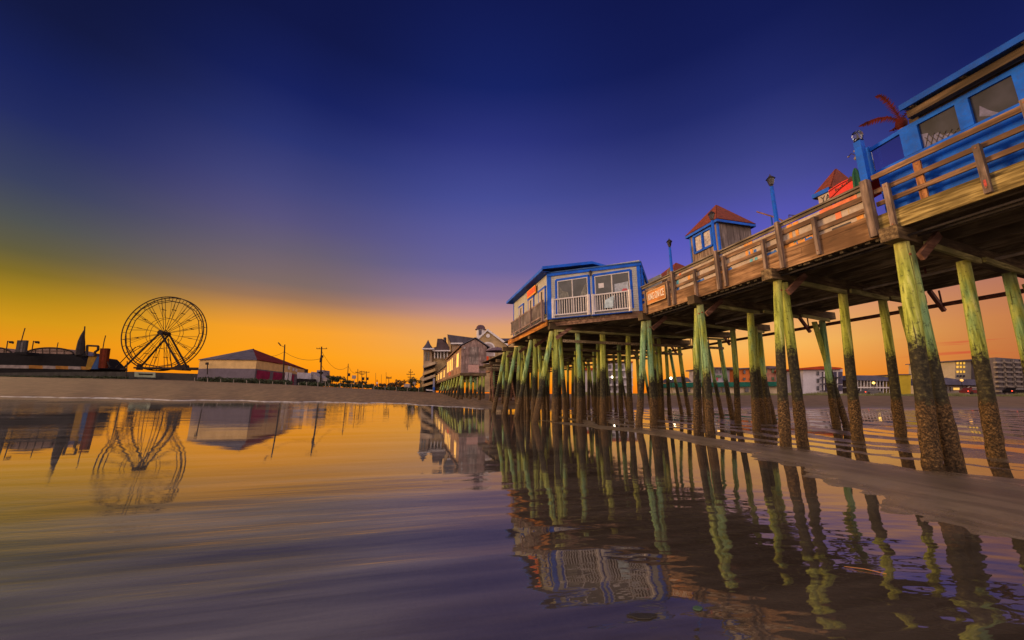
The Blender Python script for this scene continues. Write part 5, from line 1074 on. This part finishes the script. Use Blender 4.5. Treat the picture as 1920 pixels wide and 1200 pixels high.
# ------------------------------------------------------------------ far right shore
def block(name, label, cat, pts, Y, dep, mt, group=None): t = Thing(name, label, cat, base(pts[0][0], pts[0][1], Y), 'world', group); m = MB(); pr(m, pts, Y, dep); t.part('wall', m, mt); return t
M_DWIN = glass('far_window', (.03, .03, .05), .15); M_TEAL = K('teal_roof', (.015, .10, .075)); M_TRED = K('tile_red', (.36, .05, .02))
t = block('beach_motel', 'long low motel with teal roof band and cream wall on the right shore', 'motel', [(1262, 741), (1470, 740), (1470, 724), (1262, 726)], 92, 9, K('motel_cream', (.42, .33, .24)))
m = MB(); pr(m, [(1261, 726.2), (1471, 724.2), (1468, 715.5), (1266, 717.5)], 91, 9); t.part('roof', m, M_TEAL); m = MB(); pr(m, [(1262, 717), (1297, 716), (1290, 708), (1276, 706), (1268, 710)], 96, 8); t.part('roof', m, K('grey_hip', (.10, .08, .10)))
winrow(t, 1270, 1300, 2, 728, 735, 91.6, M_DWIN, w=.3); winrow(t, 1335, 1362, 3, 727, 736, 91.6, M_DWIN, w=.62); winrow(t, 1395, 1440, 4, 727, 735, 91.6, M_DWIN, w=.6)
t = block('shore_hotel', 'grey flat roofed hotel with painted lower wall behind the teal roof', 'hotel', [(1330, 720), (1378, 720), (1378, 690), (1330, 690)], 104, 12, K('hotel_grey', (.34, .30, .36)))
winrow(t, 1340, 1358, 2, 692, 699, 103.6, M_DWIN); m = MB(); pr(m, [(1338, 714), (1346, 714), (1346, 708), (1338, 708)], 103.6, .2); t.part('painting', m, K('art_red', (.45, .06, .1))); m = MB(); pr(m, [(1342, 707), (1352, 708), (1354, 704), (1345, 703)], 103.6, .2); t.part('painting', m, K('art_green', (.1, .2, .1))); m = MB(); pr(m, [(1356, 713), (1363, 713), (1363, 706), (1356, 706)], 103.6, .2); t.part('painting', m, K('art_blue', (.1, .16, .4))); m = MB(); pr(m, [(1329, 691), (1379, 691), (1379, 688.5), (1329, 688.5)], 103, 14); t.part('roof', m, K('grey_hip', (.10, .08, .10)))
t = block('orange_block', 'orange stucco building with slim windows behind the teal roof', 'building', [(1376, 720), (1424, 720), (1424, 691), (1376, 693)], 102, 9, K('orange_stucco', (.55, .15, .04), var=.12)); winrow(t, 1390, 1426, 3, 694, 701, 101.6, M_DWIN, w=.3); winrow(t, 1390, 1426, 3, 708, 713, 101.6, M_DWIN, w=.35); m = MB(); pr(m, [(1375, 693), (1425, 690.6), (1425, 688.4), (1375, 690.6)], 101.2, 10); t.part('roof', m, K('grey_hip', (.10, .08, .10)))
t = block('shore_house', 'pink walled house with green window shutters beside the orange building', 'house', [(1424.5, 738), (1462, 738), (1462, 690), (1424.5, 690)], 106, 9, K('pink_stucco', (.48, .22, .16))); winrow(t, 1430, 1456, 2, 692, 699, 105.6, K('shutter_green', (.12, .16, .1)), w=.35); winrow(t, 1430, 1456, 2, 707, 713, 105.6, K('shutter_green', (.12, .16, .1)), w=.35); m = MB(); pr(m, [(1423.5, 691), (1463, 691), (1463, 687), (1440, 686)], 105, 10); t.part('roof', m, K('grey_hip', (.10, .08, .10)))
t = block('white_inn', 'white three storey inn with red tiled hip roof and dark balconies', 'inn', [(1506, 741), (1580, 741), (1580, 692), (1506, 692)], 96, 14, K('inn_white', (.46, .42, .48), var=.1))
m = MB(); pr(m, [(1504, 693), (1582, 692), (1576, 689), (1540, 686.5), (1508, 690)], 95, 16); t.part('roof', m, M_TRED)
for y in (696, 710, 724): m = MB(); pr(m, [(1532, y + 8), (1536, y + 8), (1536, y), (1532, y)], 95.8, .1); t.part('window', m, M_DWIN)
for y in (700, 712, 725):
    m = MB(); pr(m, [(1543, y + 7), (1580, y + 7), (1580, y - 3), (1543, y - 3)], 95.7, .15); t.part('balcony_recess', m, K('recess_blue', (.07, .06, .11))); m = MB(); pr(m, [(1543, y + 8.5), (1580, y + 8.5), (1580, y + 7.3), (1543, y + 7.3)], 94.6, 1.0); t.part('balcony_floor', m, M_SILH)
    for x in (1545, 1553, 1561, 1570): m = MB(); pr(m, [(x, y + 7), (x + 1.3, y + 7), (x + 1.3, y - 3), (x, y - 3)], 94.9, .2); t.part('balcony_post', m, M_WHT)
t = block('balcony_motel', 'two storey motel with open galleries and blue grey roof right of the inn', 'motel', [(1590, 742), (1690, 742), (1690, 713), (1590, 711)], 98, 8, K('motel_tan', (.28, .22, .19)))
m = MB(); pr(m, [(1588, 712.5), (1692, 715), (1680, 709), (1640, 704), (1600, 703.5)], 95.5, 11); t.part('roof', m, K('blue_hip', (.09, .085, .14)))
for y in (727.5, 741): m = MB(); pr(m, [(1589, y), (1691, y + .5), (1691, y - 1.6), (1589, y - 2)], 95.8, 2); t.part('gallery_floor', m, M_WHT)
for i in range(17): x = 1590 + i * 6; m = MB(); pr(m, [(x, 740), (x + 1, 740), (x + 1, 712), (x, 712)], 95.9, .15); t.part('gallery_post', m, M_WHT)
winrow(t, 1592, 1690, 12, 716, 722, 97.7, M_DWIN, w=.45); winrow(t, 1592, 1690, 12, 730, 738, 97.7, M_DWIN, w=.5)
t = block('yellow_shed', 'plain yellow windowless building next to the galleried motel', 'building', [(1686, 742), (1708, 742), (1708, 702), (1686, 702)], 94, 7, K('yellow_wall', (.42, .30, .03), var=.12)); m = MB(); pr(m, [(1685, 703), (1709, 703), (1709, 701.4), (1685, 701.4)], 93.7, 8); t.part('roof', m, K('grey_hip', (.10, .08, .10)))
t = block('tower_hotel', 'tall cream hotel slab with rows of lit windows at the right', 'hotel', [(1791, 742), (1866, 742), (1866, 673), (1791, 677)], 118, 14, K('tower_cream', (.30, .25, .2), var=.12))
M_LIT2 = emit('dim_lit_window', (1, .62, .08), .42)
for r_i, y in enumerate((679, 686, 695, 703)): winrow(t, 1793, 1811, 3, y, y + 4, 117.6, M_LIT2 if r_i < 3 else M_DWIN, w=.5); winrow(t, 1832, 1862, 4, y, y + 4, 117.6, M_LIT2, w=.55)
m = MB(); pr(m, [(1790, 677.5), (1867, 673.5), (1867, 671.6), (1790, 675.6)], 117, 15); t.part('roof', m, K('grey_hip', (.10, .08, .10)))
t = block('balcony_tower', 'tall dark hotel wing with stacked white edged balconies at the frame edge', 'hotel', [(1866.5, 742), (1960, 742), (1960, 677), (1866.5, 670)], 112, 14, K('tower_dark', (.10, .085, .10)))
for k in range(7):
    y = 677 + k * 9
    for j in range(5): x = 1869 + j * 17 + k * .8; m = MB(); pr(m, [(x, y + 4), (x + 12, y + 4.6), (x + 12, y + 1.2), (x, y + .6)], 111, .9); t.part('balcony', m, K('balcony_white', (.17, .14, .13)))
for j in range(5): x = 1883 + j * 17; m = MB(); pr(m, [(x + 5, 740), (x + 7.5, 740), (x + 1.5, 674), (x - 1, 674)], 111.4, .5); t.part('fin', m, K('balcony_white', (.17, .14, .13)))
t = block('shore_cafe', 'low beach cafe with blue hip roof in front of the tall hotel', 'cafe', [(1772, 742), (1852, 743), (1852, 722), (1772, 720)], 92, 7, K('cafe_grey', (.2, .16, .16)))
m = MB(); pr(m, [(1766, 721), (1858, 723), (1846, 713), (1818, 711), (1808, 714), (1788, 710), (1774, 708)], 90.5, 9); t.part('roof', m, K('blue_hip', (.09, .085, .14))); m = MB(); pr(m, [(1788, 731), (1799, 731), (1799, 727), (1788, 727)], 91.7, .1); t.part('lit_window', m, M_LIT); m = MB(); pr(m, [(1806, 737), (1818, 722), (1820, 722), (1810, 737)], 91.5, .2); t.part('stair_rail', m, M_WHT); m = MB(); pr(m, [(1822, 728), (1850, 728), (1850, 725.5), (1822, 725.5)], 91.6, .1); t.part('pale_band', m, M_WHT)
winrow(t, 1774, 1788, 2, 725, 733, 91.7, M_DWIN); winrow(t, 1822, 1850, 3, 730, 738, 91.7, M_DWIN, w=.7)
def car(px, py, Y, label, mt, s=1):
    b = at(px, py, Y); t = Thing('parked_car', label, 'car', tuple(b), 'world', 'cars parked behind the dune grass'); x, y, z = b
    t.part('body', MB().prism([(x - 2.1 * s, y, z + .3), (x + 2.1 * s, y, z + .3), (x + 2.1 * s, y, z + .85), (x + 1.3 * s, y, z + .95), (x + .8 * s, y, z + 1.4), (x - .9 * s, y, z + 1.45), (x - 1.5 * s, y, z + .95), (x - 2.1 * s, y, z + .85)], (0, 1.7, 0)), mt)
    t.part('window', MB().prism([(x - 1.2 * s, y - .01, z + .98), (x + 1.0 * s, y - .01, z + .98), (x + .7 * s, y - .01, z + 1.33), (x - .85 * s, y - .01, z + 1.36)], (0, -.01, 0)), M_DWIN)
    for dx in (-1.3, 1.3): t.part('wheel', MB().cyl((x + dx * s, y - .05, z + .33), (x + dx * s, y + .2, z + .33), .33, n=12), M_SILH)
    t.part('tail_light', MB().box((x - 2.13 * s, y - .03, z + .62), (x - 1.9 * s, y + .05, z + .8)), emit('tail_glow', (1, .08, .03), 2.5))
car(1834, 739.5, 84, 'dark red car parked in front of the beach cafe', K('car_red', (.16, .03, .03))); car(1916, 739, 86, 'dark car with glowing red light at the right edge', M_DARKB); car(1640, 740.5, 90, 'grey car parked under the motel galleries', K('car_grey', (.12, .11, .12)))
t = block('white_flats', 'white three storey flats seen between the piles under the pier', 'flats', [(1135, 738), (1186, 738), (1186, 680), (1135, 680)], 100, 12, K('flats_white', (.42, .39, .46), var=.12))
for y in (684, 698, 712, 725): winrow(t, 1138, 1184, 4, y, y + 7, 99.7, M_DWIN, w=.45)
for y in (694, 708, 722): m = MB(); pr(m, [(1135, y + 1), (1187, y + 1), (1187, y - 1), (1135, y - 1)], 98.8, 1); t.part('balcony', m, M_WHT)
m = MB(); pr(m, [(1134, 680), (1187, 680), (1187, 677.5), (1134, 677.5)], 99.4, 13); t.part('roof', m, M_TRED)
t = block('pale_flats', 'pale pink building left of the white flats under the pier', 'flats', [(1085, 738), (1124, 738), (1124, 694), (1085, 692)], 104, 9, M_PINKW); winrow(t, 1088, 1122, 3, 700, 707, 103.7, M_DWIN, w=.4); winrow(t, 1088, 1122, 3, 716, 724, 103.7, M_DWIN, w=.4); m = MB(); pr(m, [(1084, 694), (1125, 694), (1125, 690.5), (1084, 689)], 103.3, 10); t.part('roof', m, M_TRED)
for px, py, Yy, label, g, s in ((1148, 707, 92, 'bright street lamp shining between the middle piles', .27, 9), (1258, 709, 88, 'bright street lamp shining left of the teal roofed motel', .27, 9), (1336, 694, 98, 'yellow wall lamp on the corner of the grey hotel', .4, 3), (1638, 718, 94, 'orange gallery lamp on the upper floor of the motel', .3, 4), (1669, 718, 94, 'small red gallery lamp near the end of the motel', .22, 3), (1803, 713, 90, 'dim lamp on the cafe roof edge', .3, 1.2)):
    p = at(px, py, Yy); t = Thing('street_lamp', label, 'lamp', (p.x, p.y, G(p.x, p.y)), 'world', 'lit lamps on the right shore'); t.part('mast', MB().cyl((p.x, p.y + .1, G(p.x, p.y)), (p.x, p.y + .1, p.z), .06, n=6), M_SILH)
    t.part('lit_globe', MB().sphere(p, g, 10, 8), {9: M_BULB}.get(s) or emit(f'lamp_glow_{int(s * 10)}', (1, .5 if s < 3.5 else .6, .12), s))
# dune grass strip
gm = MB(); rg = random.Random(3)
for i in range(15000):
    x = rg.uniform(1075, 2010); Yd = np.interp(x, [1075, 1262, 1570, 1900, 2010], [90, 85, 84, 78, 76]) + rg.uniform(-1.5, 4.5); p = at(x, 741, Yd); z = G(p.x, p.y); h_ = rg.uniform(.25, .75) * (.6 + .6 * abs(sin(x * .05) * sin(x * .023 + 1))); w_ = .045; lx = rg.uniform(-.2, .2)
    gm.add([(p.x - w_, p.y, z - .03), (p.x + w_, p.y, z - .03), (p.x + lx, p.y + rg.uniform(-.1, .1), z + h_)], [(0, 1, 2)])
solo('dune_grass', gm, M_GRASS, 'yellow green dune grass along the top of the right beach', 'grass', base(1500, 741, 84), 'world', None, 'stuff')
def gp_(px, py, z=0): q = ray(px, py); return EYE + q * ((z - H) / q.z)
a_, b_ = gp_(1583, 1062, .008), gp_(1662, 1076, .008)
solo('reed', MB().tube([a_, a_.lerp(b_, .5) + Vector((.01, .015, .004)), b_], .0028, 5), paint('orange_reed', (.5, .2, .06), .7), 'thin orange reed floating on the water in the pier reflection', 'reed', tuple(a_), 'world')
c_ = gp_(1308, 1141, .004); mbk = MB().prism([c_ + Vector((.03 * cos(a) * (1 + .35 * sin(2 * a + 1)), .03 * sin(a), 0)) for a in np.linspace(0, 6.28, 12)[:-1]], (0, 0, .006))
solo('leaf_scrap', mbk, paint('green_scrap', (.06, .11, .06), .5), 'small green leaf scrap lying at the edge of the roof reflection', 'leaf', tuple(c_), 'world')
c_ = gp_(1205, 1156, .003); mbk = MB().prism([c_ + Vector((.10 * cos(a) * (1 + .3 * sin(3 * a)), .035 * sin(a), 0)) for a in np.linspace(0, 6.28, 14)[:-1]], (0, 0, .007))
solo('seaweed_clump', mbk, paint('weed_dark', (.03, .025, .02), .6), 'small dark weed clump in the foreground water', 'seaweed', tuple(c_), 'world')
# low land behind the shore buildings
solo('seaweed', MB().prism([(.4 + .12 * cos(a) * (1 + .3 * sin(3 * a)), 3.62 + .07 * sin(a), .003) for a in np.linspace(0, 6.28, 14)[:-1]], (0, 0, .012)), M_DARKB, 'small dark weed patch lying in the shallow foreground water', 'seaweed', (.4, 3.6, 0), 'world') if False else None
# ------------------------------------------------------------------ sky, sun, camera
def build_world():
    w = bpy.data.worlds.new('World'); S.world = w; w.use_nodes = True; nt = w.node_tree
    bg = nt.nodes['Background']; tc = N(nt, 'ShaderNodeTexCoord'); sp = N(nt, 'ShaderNodeSeparateXYZ')
    nt.links.new(tc.outputs['Generated'], sp.inputs[0]); x, y, z = sp.outputs
    el = math_(nt, 'MULTIPLY', math_(nt, 'ARCSINE', z), 180 / pi / 60)      # 0..1 = 0..60 degrees
    az = math_(nt, 'MULTIPLY', math_(nt, 'ARCTAN2', x, y), 180 / pi)
    wob = noise(nt, 2.2, 3, .5, (1, 1, 5), 'Generated')
    el = math_(nt, 'ADD', el, math_(nt, 'MULTIPLY', math_(nt, 'SUBTRACT', wob, .5), .02))
    def R(st): return ramp(nt, el, [(e / 60, c8(*c)) for e, c in st], 'LINEAR').outputs[0]
    A = R([(0, (236, 128, 8)), (2.5, (234, 136, 10)), (4.9, (228, 145, 10)), (6.8, (208, 148, 8)), (9, (168, 130, 14)), (11, (126, 106, 30)), (13.2, (96, 90, 56)), (16, (76, 80, 80)), (19.6, (54, 62, 94)), (25, (30, 40, 95)), (29, (19, 30, 86)), (34, (14, 21, 64)), (45, (10, 15, 52))])
    B = R([(0, (255, 118, 6)), (2, (255, 146, 4)), (5, (255, 160, 14)), (8.2, (248, 160, 36)), (10.3, (212, 144, 62)), (12.4, (158, 117, 86)), (14.4, (127, 106, 100)), (18.5, (104, 94, 112)), (22.7, (86, 81, 124)), (26.6, (68, 70, 124)), (32, (42, 51, 114)), (37.4, (22, 32, 94)), (44, (15, 22, 72)), (55, (12, 18, 64))])
    Cc = R([(0, (255, 126, 10)), (2, (254, 158, 28)), (5, (245, 168, 62)), (8, (234, 166, 94)), (10.4, (220, 157, 112)), (12, (192, 142, 136)), (14.5, (148, 119, 150)), (18.8, (105, 98, 155)), (25, (87, 87, 154)), (29, (70, 76, 148)), (36.6, (44, 51, 123)), (43, (22, 34, 99)), (52, (16, 24, 79))])
    Dd = R([(0, (248, 124, 18)), (2, (253, 148, 34)), (6, (248, 182, 90)), (10, (230, 162, 110)), (13, (178, 132, 145)), (17, (104, 98, 190)), (21, (88, 87, 182)), (26, (72, 75, 150)), (30, (56, 62, 130)), (36, (34, 42, 106)), (43, (19, 27, 84)), (50, (15, 22, 74))])
    Ee = R([(0, (172, 92, 52)), (3, (186, 104, 58)), (7, (194, 118, 70)), (11, (172, 110, 92)), (15, (98, 82, 130)), (20, (56, 58, 132)), (26, (34, 41, 106)), (31, (20, 28, 86)), (38, (14, 21, 70)), (48, (10, 16, 58))])
    c = mixc(nt, smooth(nt, az, -56, -33), A, B); c = mixc(nt, smooth(nt, az, -32, -3), c, Cc); c = mixc(nt, smooth(nt, az, -2, 27), c, Dd); c = mixc(nt, smooth(nt, az, 36, 58), c, Ee)
    # thin red cloud streaks low on the right
    st = noise(nt, 5, 4, .6, (1, 1, 26), 'Generated')
    band = math_(nt, 'MULTIPLY', smooth(nt, az, 44, 52), math_(nt, 'MULTIPLY', smooth(nt, el, 2.6 / 60, 3.6 / 60), math_(nt, 'SUBTRACT', 1, smooth(nt, el, 4.6 / 60, 6 / 60))))
    c = mixc(nt, math_(nt, 'MULTIPLY', band, math_(nt, 'MULTIPLY', smooth(nt, st, .52, .7), .8)), c, c8(205, 70, 52))
    # unseen sky behind the viewer: pale pink, brightened as added fill light
    back = R([(0, (200, 160, 135)), (8, (236, 198, 168)), (20, (224, 200, 180)), (38, (180, 168, 168)), (60, (110, 108, 130))])
    back = mixc(nt, 1, back, (BACK_FILL, BACK_FILL, BACK_FILL), 'MULTIPLY')
    aa = math_(nt, 'ABSOLUTE', az); c = mixc(nt, smooth(nt, aa, 75, 125), c, back)
    sky = N(nt, 'ShaderNodeTexSky'); sky.sky_type = 'NISHITA'; sky.sun_disc = False; sky.sun_elevation = radians(SUN_EL); sky.sun_rotation = radians(SUN_AZ)
    add = mixc(nt, .0012, c, sky.outputs[0], 'ADD')
    nt.links.new(add, bg.inputs[0]); bg.inputs[1].default_value = 1.0
BACK_FILL = 2.8; SUN_EL = 6; SUN_AZ = -72
build_world()
sl = bpy.data.lights.new('low_sun', 'SUN'); sl.energy = 3.6; sl.angle = radians(16); sl.color = (1, .62, .26)
so = bpy.data.objects.new('low_sun', sl); COL.objects.link(so)
dirv = Vector((sin(radians(SUN_AZ)) * cos(radians(SUN_EL)), cos(radians(SUN_AZ)) * cos(radians(SUN_EL)), sin(radians(SUN_EL))))
so.rotation_euler = dirv.to_track_quat('Z', 'Y').to_euler(); so.location = dirv * 300
cam = bpy.data.cameras.new('camera'); cam.sensor_width = 36; cam.lens = F / 1920 * 36; cam.clip_end = 6000; cam.clip_start = .05
co = bpy.data.objects.new('camera', cam); COL.objects.link(co); co.location = EYE; co.rotation_euler = (pi / 2 + PIT, 0, 0); S.camera = co
vs = S.view_settings; vs.view_transform = 'Standard'; vs.look = 'None'; vs.exposure = 0; vs.gamma = 1; vs.use_curve_mapping = False
S.cycles.use_denoising = True; S.cycles.max_bounces = 8; S.cycles.transparent_max_bounces = 12; S.cycles.sample_clamp_indirect = 6
